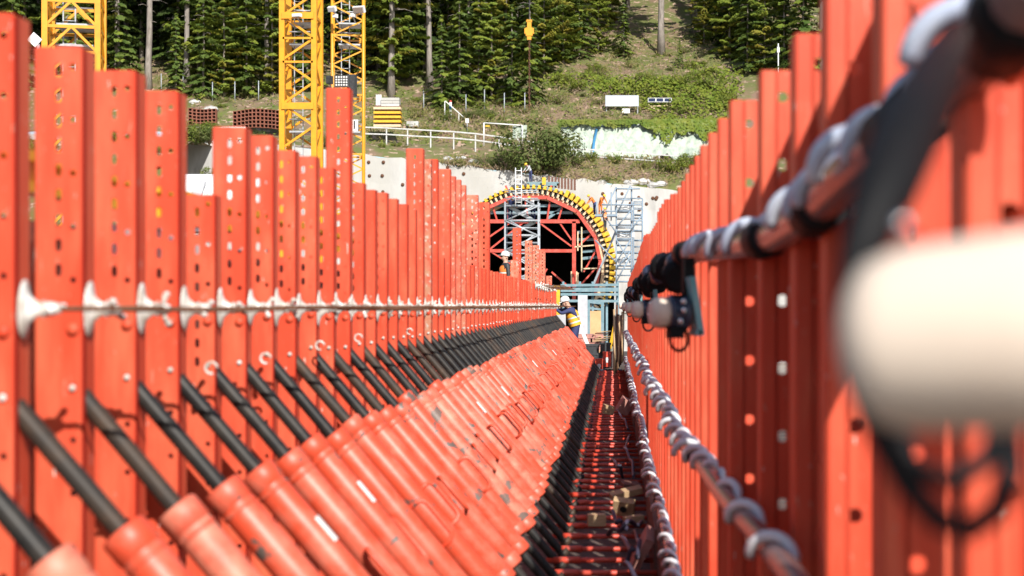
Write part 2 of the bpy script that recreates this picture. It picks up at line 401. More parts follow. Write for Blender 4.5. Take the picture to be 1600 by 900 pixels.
def left_post_mesh(name, top, m, low=0.1):
    H = top - PB
    slots = []; z = H - 0.062
    while z > low - PB: slots.append(z); z -= 0.0655
    holes = []; z = 0.638 - PB
    while z > 0.2: holes.append(z); z -= 0.14
    z = 0.638 + 0.14 - PB
    while z < H - 0.05: holes.append(z); z += 0.14
    holes = [h for h in holes if h < H - 0.03]
    return channel(H, PW, PD, slots, holes).mesh(name, m)
pm_std = left_post_mesh('steel_post', 0.69, M_red)
pm_short = left_post_mesh('steel_post', 0.392, M_red, -0.25)
pm_low = left_post_mesh('steel_post', 0.40, M_red, 0.3)
pm_tall = left_post_mesh('steel_post', 1.16, M_red, 0.1)
pm_tallw = left_post_mesh('steel_post', 1.14, M_redworn, 0.1)
pm_tallr = left_post_mesh('steel_post', 1.12, M_rederust, 0.1)
pm_midw = left_post_mesh('steel_post', 0.68, M_redworn, 0.1)
b = MB(); b.lathe([(0, 0.017), (0.007, 0.0165), (0.012, 0.010), (0.013, 0.001)], (0, 0, 0), (0, -1, 0), 10); bolt_red = b.mesh('bolt_head', M_red)
b = MB(); b.lathe([(0, 0.0095), (0.008, 0.009), (0.010, 0.004)], (0, 0, 0), (0, -1, 0), 8); bolt_grey = b.mesh('bolt_head', M_galv)
TALL = {10: pm_tall, 17: pm_tall, 18: pm_tallr, 19: pm_tall, 21: pm_tall, 22: pm_tallw, 23: pm_tallw, 24: pm_tallw, 27: pm_tallw, 30: pm_tall, 43: pm_tall, 50: pm_tallr, 55: pm_tallr, 61: pm_tallw}
NP = 75
strip_me = {}
for n in range(NP):
    y = Y0 + PITCH * n
    if n in TALL: me = TALL[n]; lab = {pm_tall: 'tall bright red', pm_tallw: 'tall paint-worn', pm_tallr: 'tall rust-streaked'}[me] + ' slotted steel post above left row, %s post from the camera' % nth(n + 1)
    elif n == 4: me = pm_short; lab = 'short red post with a gap above it, fifth in the left row'
    elif n < 17: me = pm_std; lab = 'red slotted steel post, %s from the camera in the left row' % nth(n + 1)
    elif n in (42, 68): me = pm_midw; lab = 'worn pale red post of middle height, %s in the left row' % nth(n + 1)
    else: me = pm_low; lab = 'low red steel post, %s from the camera in the left row' % nth(n + 1)
    o = thing('steel_post', lab, 'steel post', (XL - PW / 2 + random.uniform(-0.004, 0.004), y, CZ + PB + random.uniform(-0.012, 0.012)), 'red steel posts of the left row', me)
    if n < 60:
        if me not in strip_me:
            H = max(v.co.z for v in me.vertices); b = MB(); b.box((PW / 2, 0.021, H / 2), (0.006, 0.020, H - .004)); strip_me[me] = b.mesh('edge_strip', M_shadeline)  # edge_strip is the painted shade line beside the web, not a real strip
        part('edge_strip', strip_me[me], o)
    if n < 40:
        part('bolt_head', bolt_red, o, (0.042, 0.0, -0.065 - PB + 0.014)); part('bolt_head', bolt_grey, o, (0.042, 0.0, -0.205 - PB))

# ------------------------------------------------------------------ tie rod anchors on the left row
def anchor_meshes():
    b = MB(); b.lathe([(0, 0.083), (0.006, 0.083), (0.010, 0.060), (0.022, 0.038), (0.045, 0.022), (0.062, 0.019), (0.064, 0.026), (0.070, 0.026)], (0, 0, 0), (1, 0, 0), 14)
    pl = b.mesh('flange_plate', M_galv)
    nuts = []
    for a in (0.3, 0.9, 1.5, 2.2, 2.8):
        b = MB(); b.lathe([(0.070, 0.026), (0.082, 0.028), (0.10, 0.024), (0.118, 0.015)], (0, 0, 0), (1, 0, 0), 12)
        for s in (1, -1):
            dy, dz = s * math.cos(a), s * math.sin(a)
            b.tube([(0.088, dy * 0.015, dz * 0.015), (0.092, dy * 0.04, dz * 0.04), (0.10, dy * 0.062, dz * 0.062)], [0.012, 0.010, 0.014], 8)
            b.ball((0.103, dy * 0.066, dz * 0.066), 0.0155, 8)
        nuts.append(b.mesh('wing_nut', M_galv))
    rods = []
    for L in (0.36, 0.44, 0.52):
        b = MB(); pr = []
        k = int(L / 0.012)
        for i in range(k + 1): pr.append((0.11 + (L - 0.11) * i / k, 0.0078 if i % 2 else 0.0062))
        b.lathe(pr, (0, 0, 0), (1, 0, 0), 7); rods.append(b.mesh('rod', M_rod))
    return pl, nuts, rods
pl, nuts, rods = anchor_meshes()
for n in range(NP):
    o = thing('tie_rod_anchor', 'pale wing nut anchor with rusty rod on the %s post of the left row' % nth(n + 1), 'tie anchor',
              (XL + 0.004, Y0 + PITCH * n + PD / 2, CZ - 0.012 + random.uniform(-0.006, 0.006)), 'wing nut anchors along the left row')
    o.rotation_euler = (random.uniform(-.2, .2), random.uniform(-0.012, 0.012), random.uniform(-0.03, 0.03))
    for q in (part('flange_plate', pl, o), part('wing_nut', random.choice(nuts), o)): q.scale = (0.72, 0.5, 0.95 * random.uniform(.8, 1.1)) if q.name[0] == 'f' else (0.75, 0.66, 0.66)
    q.rotation_euler = (random.uniform(-1.5, 1.5), 0, 0); part('rod', random.choice(rods), o, (-0.03, 0, 0))
for k in range(9):                                        # second, higher row near the far end
    n = 52 + 2 * k
    o = thing('tie_rod_anchor', 'upper wing nut anchor, %s of the higher row at the far end' % nth(k + 1), 'tie anchor',
              (XL + 0.004, Y0 + PITCH * n + PD / 2, CZ + 0.36 + random.uniform(-0.02, 0.02)), 'upper wing nut anchors at the far end')
    part('flange_plate', pl, o); part('wing_nut', random.choice(nuts), o); part('rod', rods[2], o)

# sheeting and timber girders behind the left row
for k in range(15):
    b = MB(); b.box((0, 0, 0), (0.021, 2.44, 1.90))
    thing('form_sheet', 'dark brown form sheet behind the left row, %s from the camera' % nth(k + 1), 'form sheet', (-1.645, 2.9 + 2.46 * k, CZ - 0.71), 'brown form sheets behind the left row', b.mesh('form_sheet', M_brown))
    if k % 3 == 1:
        b = MB(); b.box((0, 0, 0), (0.02, 1.2, 0.10)); thing('pale_batten', 'pale batten on the left form sheets, %s from the camera' % nth(k // 3 + 1), 'batten', (-1.62, 2.9 + 2.46 * k, CZ + 0.215), 'pale battens behind the left row', b.mesh('pale_batten', M_white))
for k in range(9):
    b = MB(); b.box((0, 0, 0.045), (0.08, 3.9, 0.03)); b.box((0, 0, -0.045), (0.08, 3.9, 0.03)); b.box((0, 0, 0), (0.028, 3.9, 0.06))
    thing('timber_girder', 'yellow timber girder lying along the back of the left row, %s from the camera' % nth(k + 1), 'timber girder', (-1.70, 3.6 + 3.95 * k, CZ + 0.385), 'yellow girders behind the left row', b.mesh('timber_girder', M_yelform))

# ------------------------------------------------------------------ slanting spindle struts
SD = Vector((0.649, 0, -0.761)); SN = Vector((0.761, 0, 0.649))
def strut_meshes():
    def thread(a, c, r, m, nm):
        b = MB(); k = int((c - a) / 0.008); pr = []
        for i in range(k + 1): pr.append((a + (c - a) * i / k, r if i % 2 else r * 0.92))
        b.lathe(pr, (0, 0, 0), SD, 12); return b.mesh(nm, m)
    up = [thread(-0.02, 0.40, 0.027, m, 'upper_spindle') for m in (M_black, M_black, M_blackr)]
    lo = [thread(1.34, 1.70, 0.027, m, 'lower_spindle') for m in (M_black, M_black, M_blackr)]
    tb = []
    for m in (M_tube, M_tube, M_tube2):
        b = MB(); b.lathe([(0.370, 0.032), (0.372, 0.051), (0.380, 0.054), (1.36, 0.054), (1.368, 0.051), (1.37, 0.032)], (0, 0, 0), SD, 22)
        tb.append(b.mesh('outer_tube', m))
    b = MB(); b.lathe([(0.355, 0.032), (0.357, 0.053), (0.364, 0.058), (0.425, 0.058), (0.430, 0.052), (0.436, 0.052), (0.440, 0.057), (0.452, 0.057), (0.456, 0.052)], (0, 0, 0), SD, 22)
    col = [b.mesh('collar', m) for m in (M_tube, M_tube2)]
    b = MB(); b.lathe([(1.315, 0.055), (1.322, 0.059), (1.372, 0.059), (1.380, 0.055), (1.381, 0.032)], (0, 0, 0), SD, 22); ecol = b.mesh('end_collar', M_tube)
    hd = []
    for a in (-75, -40, -15, 12, 35, 70, 110):
        nn = SN * math.cos(R(a)) + Vector((0, 1, 0)) * math.sin(R(a))
        b = MB(); c = []
        pts = [(-0.105, 0.052), (-0.105, 0.094), (-0.092, 0.112), (-0.07, 0.118), (0.07, 0.118), (0.092, 0.112), (0.105, 0.094), (0.105, 0.052)]
        for s, h in pts: c.append(SD * (0.90 + s) + nn * h)
        b.tube(c, 0.0105, 8); hd.append(b.mesh('handle', M_tube))
    b = MB(); b.lathe([(1.66, 0.05), (1.70, 0.05), (1.705, 0.02)], (0, 0, 0), SD, 12); b.box(SD * 1.70 + Vector((0.02, 0, -0.012)), (0.16, 0.10, 0.012)); ft = b.mesh('foot', M_blackr)
    b = MB(); b.box((0, 0, 0), (0.02, 0.07, 0.13), 0, None); dark_slot = b.mesh('bracket', M_blackr)  # dark box painted in for the shaded slot at the strut head, no bracket there
    b = MB(); k = 6
    for i in range(k):
        a0, a1 = R(-30 + 60 * i / k), R(-30 + 60 * (i + 1) / k)
        q = []
        for s, a in ((0.60, a0), (0.60, a1), (0.70, a1), (0.70, a0)): q.append(SD * s + (SN * math.cos(a) + Vector((0, 1, 0)) * math.sin(a)) * 0.0548)
        b.poly(q[::-1])
    st = b.mesh('sticker', M_sticker)
    return up, lo, tb, col, ecol, hd, ft, dark_slot, st
up, lo, tb, colr, ecol, hd, ft, dark_slot, st = strut_meshes()
for n in range(-1, NP):
    o = thing('spindle_strut', 'slanting red tube strut with black threaded spindles, %s from the camera' % nth(n + 2), 'spindle strut',
              (XL - 0.005, Y0 + PITCH * n + 0.055, CZ - 0.25), 'slanting spindle struts in a row')
    o.rotation_euler = (0, random.uniform(-0.006, 0.006), random.uniform(-0.01, 0.01))
    worn = random.random() < 0.27
    sh = random.uniform(-0.016, 0.016) if n < 4 else random.uniform(-0.026, 0.022)
    off = tuple(SD * sh)
    part('upper_spindle', random.choice(up), o); part('outer_tube', tb[2] if worn else tb[0], o, off)
    part('collar', colr[1] if worn else colr[0], o, off); part('end_collar', ecol, o, off)
    part('lower_spindle', random.choice(lo), o); part('handle', random.choice(hd), o, off); part('foot', ft, o)
    part('bracket', dark_slot, o, (-0.012, 0.0, -0.02))  # dark box for the shaded slot, not a bracket
    if n in (3, 5, 16, 21, 33, 45): part('sticker', st, o, off)
# cross bars over the trench floor
b = MB(); b.tube([(-0.40, 0, 0), (0.24, 0, 0)], 0.016, 10); barm = b.mesh('cross_bar', M_bar)
b = MB(); b.lathe([(0, 0.021), (0.16, 0.021)], (-0.36, 0, 0), (1, 0, 0), 10); slv = b.mesh('sleeve', M_bar)
for n in range(-1, NP - 3):
    o = thing('cross_bar', 'red round steel bar across the trench floor, %s from the camera' % nth(n + 2), 'steel bar', (0, Y0 + PITCH * n + 0.055 + random.uniform(-.03, .03), CZ - 1.50 + random.uniform(-.008, .008)), 'red bars across the trench', barm, random.uniform(-0.03, 0.03))
    part('sleeve', slv, o)
# kicker boards along the right foot of the trench
for k in range(14):
    b = MB(); b.box((0, 0, 0), (0.045, 2.46, 0.40))
    thing('kicker_board', 'brown board on edge at the right foot of the trench, %s from the camera' % nth(k + 1), 'board', (0.262 + random.uniform(-.012, .012), 2.4 + 2.5 * k, CZ - 1.45 + random.uniform(-.03, .03)), 'brown boards along the trench foot', b.mesh('kicker_board', M_brown), random.uniform(-.004, .004))

# ------------------------------------------------------------------ right row of posts
XR = [(1.0, 0.50), (2.1, 0.48), (2.64, 0.46), (3.26, 0.45), (3.72, 0.437), (4.3, 0.41), (4.93, 0.372), (6.2, 0.353), (8.43, 0.355), (11, 0.33), (17, 0.31), (40, 0.30)]
def xr(y): return lerp_table(XR, y)
ZR = [(4.9, 0.66), (9, 0.66), (10.6, 0.73), (11.6, 0.73), (12.2, 0.66), (14.5, 0.66), (16, 0.74), (17.5, 0.73), (22, 0.63), (30, 0.57), (40, 0.50)]
def right_post_mesh(H, w, d, sp, hr):
    holes = []; z = H - 0.075
    while z > 0.15: holes.append(z); z -= sp
    return channel(H, w, d, [], holes, slot_x=-0.02, hole_x=0.006, hr=hr, r=0.006, hc=hr + 0.004)
rw_me = {}
ry = [2.1, 2.64, 3.26, 3.72, 4.30, 4.93] + [5.4 + 0.452 * i for i in range(68)]
for i, y in enumerate(ry):
    near = y < 5
    top = 1.15 if y < 3.5 else (0.66 if near else round(lerp_table(ZR, y) / 0.03) * 0.03)
    key = (near, top)
    if key not in rw_me: rw_me[key] = right_post_mesh(top - PB, 0.11 if near else 0.098, 0.10 if near else 0.06, 0.19, 0.017 if near else 0.009).mesh('formwork_post', M_red)
    wid = 0.11 if near else 0.098
    thing('formwork_post', 'red steel post in the right row, %s from the camera' % nth(i + 1), 'steel post',
          (xr(y) + wid / 2, y, CZ + PB), 'red steel posts of the right row', rw_me[key])
# panels behind the nearest right posts, some added for their shade
b = MB(); b.box((0, 0, 0), (0.02, 1.85, 2.31)); b.box((0.03, 0, 1.1), (0.04, 1.85, 0.05)); b.box((0.03, 0, -0.2), (0.04, 1.85, 0.05))
thing('formwork_shutter', 'red steel form panel behind the fourth to sixth right posts', 'form panel', (0.575, 4.13, CZ - 0.505), 'red form panels behind the right posts', b.mesh('form_panel', M_red))  # added behind the posts to cast the diagonal shade on them
b = MB(); b.box((0, 0, 0), (0.02, 0.32, 0.60)); b.box((0.03, 0, 0.2), (0.04, 0.32, 0.05))
thing('formwork_shutter', 'small red form panel high behind the third right post', 'form panel', (0.575, 3.035, CZ + 0.35), 'red form panels behind the right posts', b.mesh('form_panel', M_red))  # added shade caster, cut short so the lower post stays sunlit
b = MB(); b.box((0, 0, 0), (0.02, 1.13, 2.40)); b.box((0.03, 0, 1.1), (0.04, 1.1, 0.05))
for z in (-.55, -.2, .15): b.lathe([(0, .012), (.008, .011), (.010, .004)], (-.010, .18, z), (-1, 0, 0), 8, 1)
thing('formwork_shutter', 'nearest red form panel set at an angle beside the camera', 'form panel', (0.80, 1.73, CZ - 0.42), 'red form panels behind the right posts', b.mesh('formwork_shutter', [M_red, M_galv]), R(32))

b = MB(); b.box((0, 0, 0), (0.42, 0.03, 2.6)); b.box((0, 0.03, 0.6), (0.4, 0.05, 0.06)); b.box((0, 0.03, -0.6), (0.4, 0.05, 0.06))
thing('formwork_shutter', 'sunlit red shutter end seen through holes of the sixth right post', 'form panel', (1.14, 13.0, CZ - 0.35), 'red form panels behind the right posts', b.mesh('formwork_shutter', M_red))
b = MB(); b.box((0, 0, 0), (0.34, 0.03, 2.3)); b.box((0, 0.03, 0.6), (0.32, 0.05, 0.06)); b.box((0, 0.03, -0.6), (0.32, 0.05, 0.06))
thing('formwork_shutter', 'narrow red shutter standing behind the second right post', 'form panel', (1.04, 4.6, CZ - 0.50), 'red form panels behind the right posts', b.mesh('formwork_shutter', M_red))
o = thing('girder_stack', 'stack of yellow girders beyond the right row', 'timber stack', (3.2, 21, 0))
for k in range(14): b = MB(); b.box((0, 0, .15 + .26 * k), (1.1, 3.0, .2)); bpart('girder', b, M_yelform, o)

# ------------------------------------------------------------------ supply pipes along the right row
def pipe_line(name, label, pts, r, ring_y, ring_mat, pipe_mat, couplings, rr=0.014, rs=1.4):
    o = thing(name, label, 'pipe', pts[0])
    o0 = Vector(pts[0])
    b = MB(); b.tube([Vector(p) - o0 for p in pts], r, 12); bpart('pipe_body', b, pipe_mat, o)
    def at(y):
        for p, q in zip(pts, pts[1:]):
            if p[1] <= y <= q[1]:
                t = (y - p[1]) / (q[1] - p[1]); return Vector(p).lerp(Vector(q), t), (Vector(q) - Vector(p)).normalized()
        return Vector(pts[-1]), Vector((0, 1, 0))
    b = MB(); c = []
    for i in range(15):
        a = R(-20 + 220 * i / 14); c.append((math.cos(a) * r * rs, 0.010 * i, math.sin(a) * r * rs))
    b.tube(c, rr, 8); ring = b.mesh('ring', ring_mat)
    for y in ring_y:
        p, d = at(y); part('ring', ring, o, p - o0, (0, random.uniform(-.25, .25), random.uniform(-.3, .3)))
    for y in couplings:
        p, d = at(y); b = MB(); b.tube([p - o0 - d * 0.11, p - o0 + d * 0.11], r * 1.28, 12); bpart('coupling', b, M_hose, o)
    return o
def sag(y0, y1, n, fx, fz): return [(fx(y), y, CZ + fz(y)) for y in [y0 * (y1 / y0) ** (i / n) for i in range(n + 1)]]
pB = sag(2.6, 35, 60, lambda y: lerp_table([(2.6, 0.395), (3.2, 0.385), (4.5, 0.345), (6.4, 0.32), (8, 0.30), (10, 0.275), (14, 0.295), (20, 0.30), (35, 0.27)], y) - 0.0,
         lambda y: -0.6 - 0.02 * math.sin(y * 1.1) + 0.01 * math.sin(y * 2.3))
pipe_line('supply_pipe', 'upper of two grey pipes with white rings, low on the right row', pB, 0.029, [2.9 + .62 * i for i in range(5)] + [5.7 + 0.30 * i for i in range(100)], M_wrap, M_pipe, [6.2, 10.0, 15.9, 29])
pA = sag(5, 35, 50, lambda y: 0.262 + 0.006 * math.sin(y * 0.9), lambda y: -1.19 + 0.015 * math.sin(y * 1.3))
pipe_line('supply_pipe', 'lower of two grey pipes with white rings, by the trench floor', pA, 0.020, [5.1 + 0.30 * i for i in range(100)], M_wrap, M_pipe, [9.5, 7.1, 22], rr=0.012)
pC = [P(1640, -60, 1.6), P(1560, 60, 1.95), P(1450, 165, 2.3), P(1345, 258, 2.75), P(1300, 300, 3.0), P(1273, 330, 3.3), P(1217, 366, 3.9), P(1168, 381, 4.5), P(1110, 391, 5.7), P(1070, 396, 6.6)]
pipe_line('upper_hose', 'thick dark hose with blue-grey rings rising towards the camera', [tuple(p) for p in pC], 0.043, [1.75, 1.95, 2.15, 2.3, 2.55, 2.7, 2.85, 3.0, 3.15, 3.35, 3.55, 3.75, 3.95, 4.3, 4.6, 5.0, 5.4, 5.8], M_wrapblue, M_pipe, [1.85, 2.42, 3.25, 4.15, 6.55], rr=0.017, rs=1.28)
pD = [(0.285 + 0.02 * math.sin(y), y, CZ + 0.20 + 0.03 * math.sin(y * 1.7)) for y in [6.7 + 0.7 * i for i in range(40)]]
o = thing('cable_bundle', 'black cable bundle hung along the top of the right row', 'cable', pD[0]); o0 = Vector(pD[0])
b = MB(); b.tube([Vector(p) - o0 for p in pD], 0.035, 10); bpart('cable', b, M_hose, o)
b = MB(); b.lathe([(-0.09, 0.03), (-0.08, 0.062), (0.0, 0.068), (0.08, 0.058), (0.09, 0.03)], (0, 0, 0), (0, 1, 0.1), 12); lump = b.mesh('clamp', M_darkblue)
b = MB(); b.lathe([(-0.05, 0.05), (-0.04, 0.075), (0.04, 0.075), (0.05, 0.05)], (0, 0, 0), (0.1, 1, 0.3), 10); lump2 = b.mesh('clamp', M_hose)
for i, p in enumerate(pD):
    if i % 1 == 0: part('clamp', lump if i % 3 == 1 else lump2, o, Vector(p) - o0 + Vector((random.uniform(-.02, .02), 0, random.uniform(-.05, .03))))

# ------------------------------------------------------------------ vibrator units hanging on the right row
def unit_meshes():
    b = MB(); b.lathe([(0, 0.02), (0.004, 0.05), (0.02, 0.064), (0.05, 0.068), (0.085, 0.066)], (-0.085, 0, 0), (1, 0, 0), 20); cap = b.mesh('end_cap', M_cream)
    b = MB(); b.lathe([(0, 0.066), (0.004, 0.075), (0.02, 0.075), (0.024, 0.070), (0.07, 0.070), (0.074, 0.078), (0.09, 0.078), (0.094, 0.04)], (0, 0, 0), (1, 0, 0), 20)
    for k in range(8):
        a = 2 * math.pi * k / 8; b.beam((0.025, 0.072 * math.cos(a), 0.072 * math.sin(a)), (0.07, 0.072 * math.cos(a), 0.072 * math.sin(a)), 0.008, 0.012)
    body = b.mesh('motor_body', M_darkblue)
    b = MB(); b.lathe([(0, 0.013), (0.012, 0.013), (0.014, 0.006)], (0, 0, 0), (0, -1, 0), 8); bt = b.mesh('bolt', M_bolt)
    b = MB(); b.box((0, 0, 0), (0.030, 0.10, 0.26)); b.box((-0.011, 0, -0.115), (0.03, 0.10, 0.02)); pt = b.mesh('mounting_plate', M_teal)
    b = MB(); b.tube([(0.05 + 0.045 * math.cos(R(a)), -0.02, -0.115 + 0.05 * math.sin(R(a))) for a in range(130, 420, 20)], 0.008, 8); lp = b.mesh('cable_loop', M_hose)
    b = MB(); b.box((0.10, 0, 0.14), (0.05, 0.04, 0.20)); b.box((0.07, 0, 0.065), (0.10, 0.05, 0.03)); bk = b.mesh('hanger', M_hose)
    b = MB(); b.box((0.03, -0.02, -0.085), (0.07, 0.06, 0.05)); jb = b.mesh('junction_box', M_hose)
    return cap, body, bt, pt, lp, bk, jb
cap, body, bt, ptm, lp, bk, jb = unit_meshes()
units = [(1043, 489, 5.7, 'nearest whole', 0.30), (1003, 484, 10.2, 'second', 0.2), (988, 481, 15.5, 'third', 0.15), (979, 479, 21.5, 'fourth', 0.1), (973, 478, 28, 'farthest', 0.1)]
for u, v, y, wd, rz in units:
    o = thing('vibrator_unit', '%s cream-capped dark motor hanging on the right row with a cable loop' % wd, 'motor unit', P(u, v, y), 'motor units hanging on the right row', None, rz)
    o.scale = (0.8, 0.8, 0.85)
    part('end_cap', cap, o); part('motor_body', body, o); part('cable_loop', lp, o); part('hanger', bk, o); part('junction_box', jb, o)
    part('mounting_plate', ptm, o, (0.118, -0.03, 0.03), (0, R(-10), 0))
    part('bolt', bt, o, (0.05, -0.075, 0.012)); part('bolt', bt, o, (0.035, -0.072, -0.035)); part('bolt', bt, o, (0.05, -0.072, 0.05))
# the blurred unit right in front of the lens
o = thing('vibrator_unit', 'large blurred cream-capped motor unit right beside the camera', 'motor unit', P(1478, 538, 0.84), 'motor units hanging on the right row')
b = MB(); b.lathe([(0, 0.018), (0.004, 0.040), (0.014, 0.052), (0.035, 0.058), (0.12, 0.061), (0.26, 0.064)], (-0.055, 0, 0), (1, -0.62, 0.10), 28); b.v = [tuple(Vector(q) * .86) for q in b.v]; bpart('end_cap', b, M_cream, o)
b = MB(); b.lathe([(0.26, 0.062), (0.265, 0.070), (0.38, 0.070), (0.385, 0.05)], (-0.055, 0, 0), (1, -0.62, 0.10), 24); b.v = [tuple(Vector(q) * .86) for q in b.v]; bpart('motor_body', b, M_darkblue, o)
b = MB(); b.tube([P(u, v, y) - o.location for u, v, y in ((1492, 60, 1.45), (1468, 110, 1.3), (1430, 185, 1.12), (1385, 290, 1.0), (1342, 400, 0.97), (1322, 490, 0.97), (1330, 575, 0.96), (1365, 665, 0.95), (1415, 755, 0.95), (1465, 812, 0.95), (1515, 828, 0.95), (1560, 795, 0.96), (1580, 730, 0.97), (1575, 670, 0.99))],
                 [0.016, 0.021, 0.025, 0.022, 0.012, 0.008, 0.0075, 0.008, 0.0085, 0.0085, 0.0085, 0.0085, 0.0085, 0.0085], 12); bpart('cable_loop', b, M_hose, o)
b = MB(); b.tube([P(u, v, y) - o.location for u, v, y in ((1395, 660, 0.98), (1430, 735, 0.98), (1490, 752, 0.98), (1545, 715, 0.98), (1560, 670, 1.0))], 0.0075, 10); bpart('cable_loop', b, M_hose, o)
b = MB(); b.ball((0, 0, 0), 0.004, 10); part('bolt', b.mesh('bolt', M_bolt), o, P(1410, 350, 0.86) - o.location)

# ------------------------------------------------------------------ timber offcuts and hoses in the trench
def block(name, label, u, v, z, size, rot, m):
    y = F * -z / (v - V0); b = MB(); b.box((0, 0, 0), size)
    o = thing(name, label, 'timber', ((u - U0) / F * y, y, CZ + z), 'timber offcuts in the trench', b.mesh(name, m)); o.rotation_euler = rot; return o
block('timber_block', 'pale square timber block on the red bars at the left of the trench', 932, 812, -1.44, (0.12, 0.10, 0.075), (0, 0, 0.1), M_wood)
block('timber_plank', 'tan timber plank slanting across the trench above the holed block', 978, 770, -1.40, (0.24, 0.09, 0.045), (0.2, -0.22, 0.2), M_wood)
o = block('timber_block', 'square timber block with a dark hole in the trench', 975, 792, -1.42, (0.15, 0.06, 0.12), (0.5, 0.12, -0.15), M_wood)
b = MB(); b.lathe([(0, 0.025), (0.004, 0.025)], (0, -0.0305, 0), (0, -1, 0), 10); bpart('hole', b, M_hole, o)
block('timber_plank', 'brown plank propped against the board at the near trench end', 1003, 858, -1.40, (0.05, 0.20, 0.22), (0.3, 0.45, 0.1), M_woodp)
block('timber_block', 'small yellowish block far down the trench', 950, 640, -1.42, (0.15, 0.12, 0.12), (0.1, 0.2, 0.2), M_wood)
block('timber_block', 'tilted brown block far down the trench by the boards', 976, 634, -1.38, (0.16, 0.2, 0.20), (0.2, 0.5, 0.2), M_woodp)
block('timber_block', 'dark plank lying by the boards in front of the slanting plank', 985, 757, -1.42, (0.14, 0.3, 0.03), (0, 0.05, 0.1), M_brown)
block('timber_plank', 'low tan plank behind the pale square block', 990, 812, -1.45, (0.13, 0.08, 0.05), (0, -0.1, 0.3), M_wood)
hz = [[(985, 680, 0), (975, 700, .1), (988, 720, .05), (990, 745, 0)], [(955, 720, .05), (968, 727, .12), (973, 745, .0)], [(950, 836, .05), (975, 820, .14), (1003, 815, .1)],
      [(968, 842, .08), (990, 858, .12), (975, 880, .03), (1000, 905, 0)], [(990, 832, .02), (1000, 845, .1), (995, 870, .05)], [(962, 640, .1), (975, 655, .05), (982, 670, .0)], [(955, 800, .12), (965, 815, .1), (980, 824, .05)]]
for k, pts in enumerate(hz):
    c = []
    for u, v, dz in pts:
        z = -1.46 + dz; y = F * -z / (v - V0); c.append(Vector(((u - U0) / F * y, y, CZ + z)))
    sp = []
    for i in range(len(c) - 1):
        for t in range(6): sp.append(c[i].lerp(c[i + 1], t / 6) + Vector((0, 0, 0.02 * math.sin(t))))
    sp.append(c[-1]); b = MB(); b.tube([p - c[0] for p in sp], 0.014, 8)
    thing('loose_hose', 'dark loose hose end lying over the trench bars, %s from the far end' % nth([6, 2, 5, 7, 4, 1, 3][k]), 'hose', c[0], 'loose hoses in the trench', b.mesh('loose_hose', M_hosepurple))
# small red clips on the struts
for k, (u, v) in enumerate(((330, 575), (415, 560), (500, 540), (560, 528), (640, 518))):
    y = F * 1.36 / (U0 - u); p = P(u, v, y)
    b = MB(); b.tube([(0.02 * math.cos(t), 0, 0.02 * math.sin(t)) for t in [i * 0.5 for i in range(11)]], 0.005, 6)
    thing('cotter_ring', 'small bent wire ring on the left row, %s from the camera' % nth(k + 1), 'wire ring', p, 'wire rings on the left row', b.mesh('cotter_ring', M_galv))

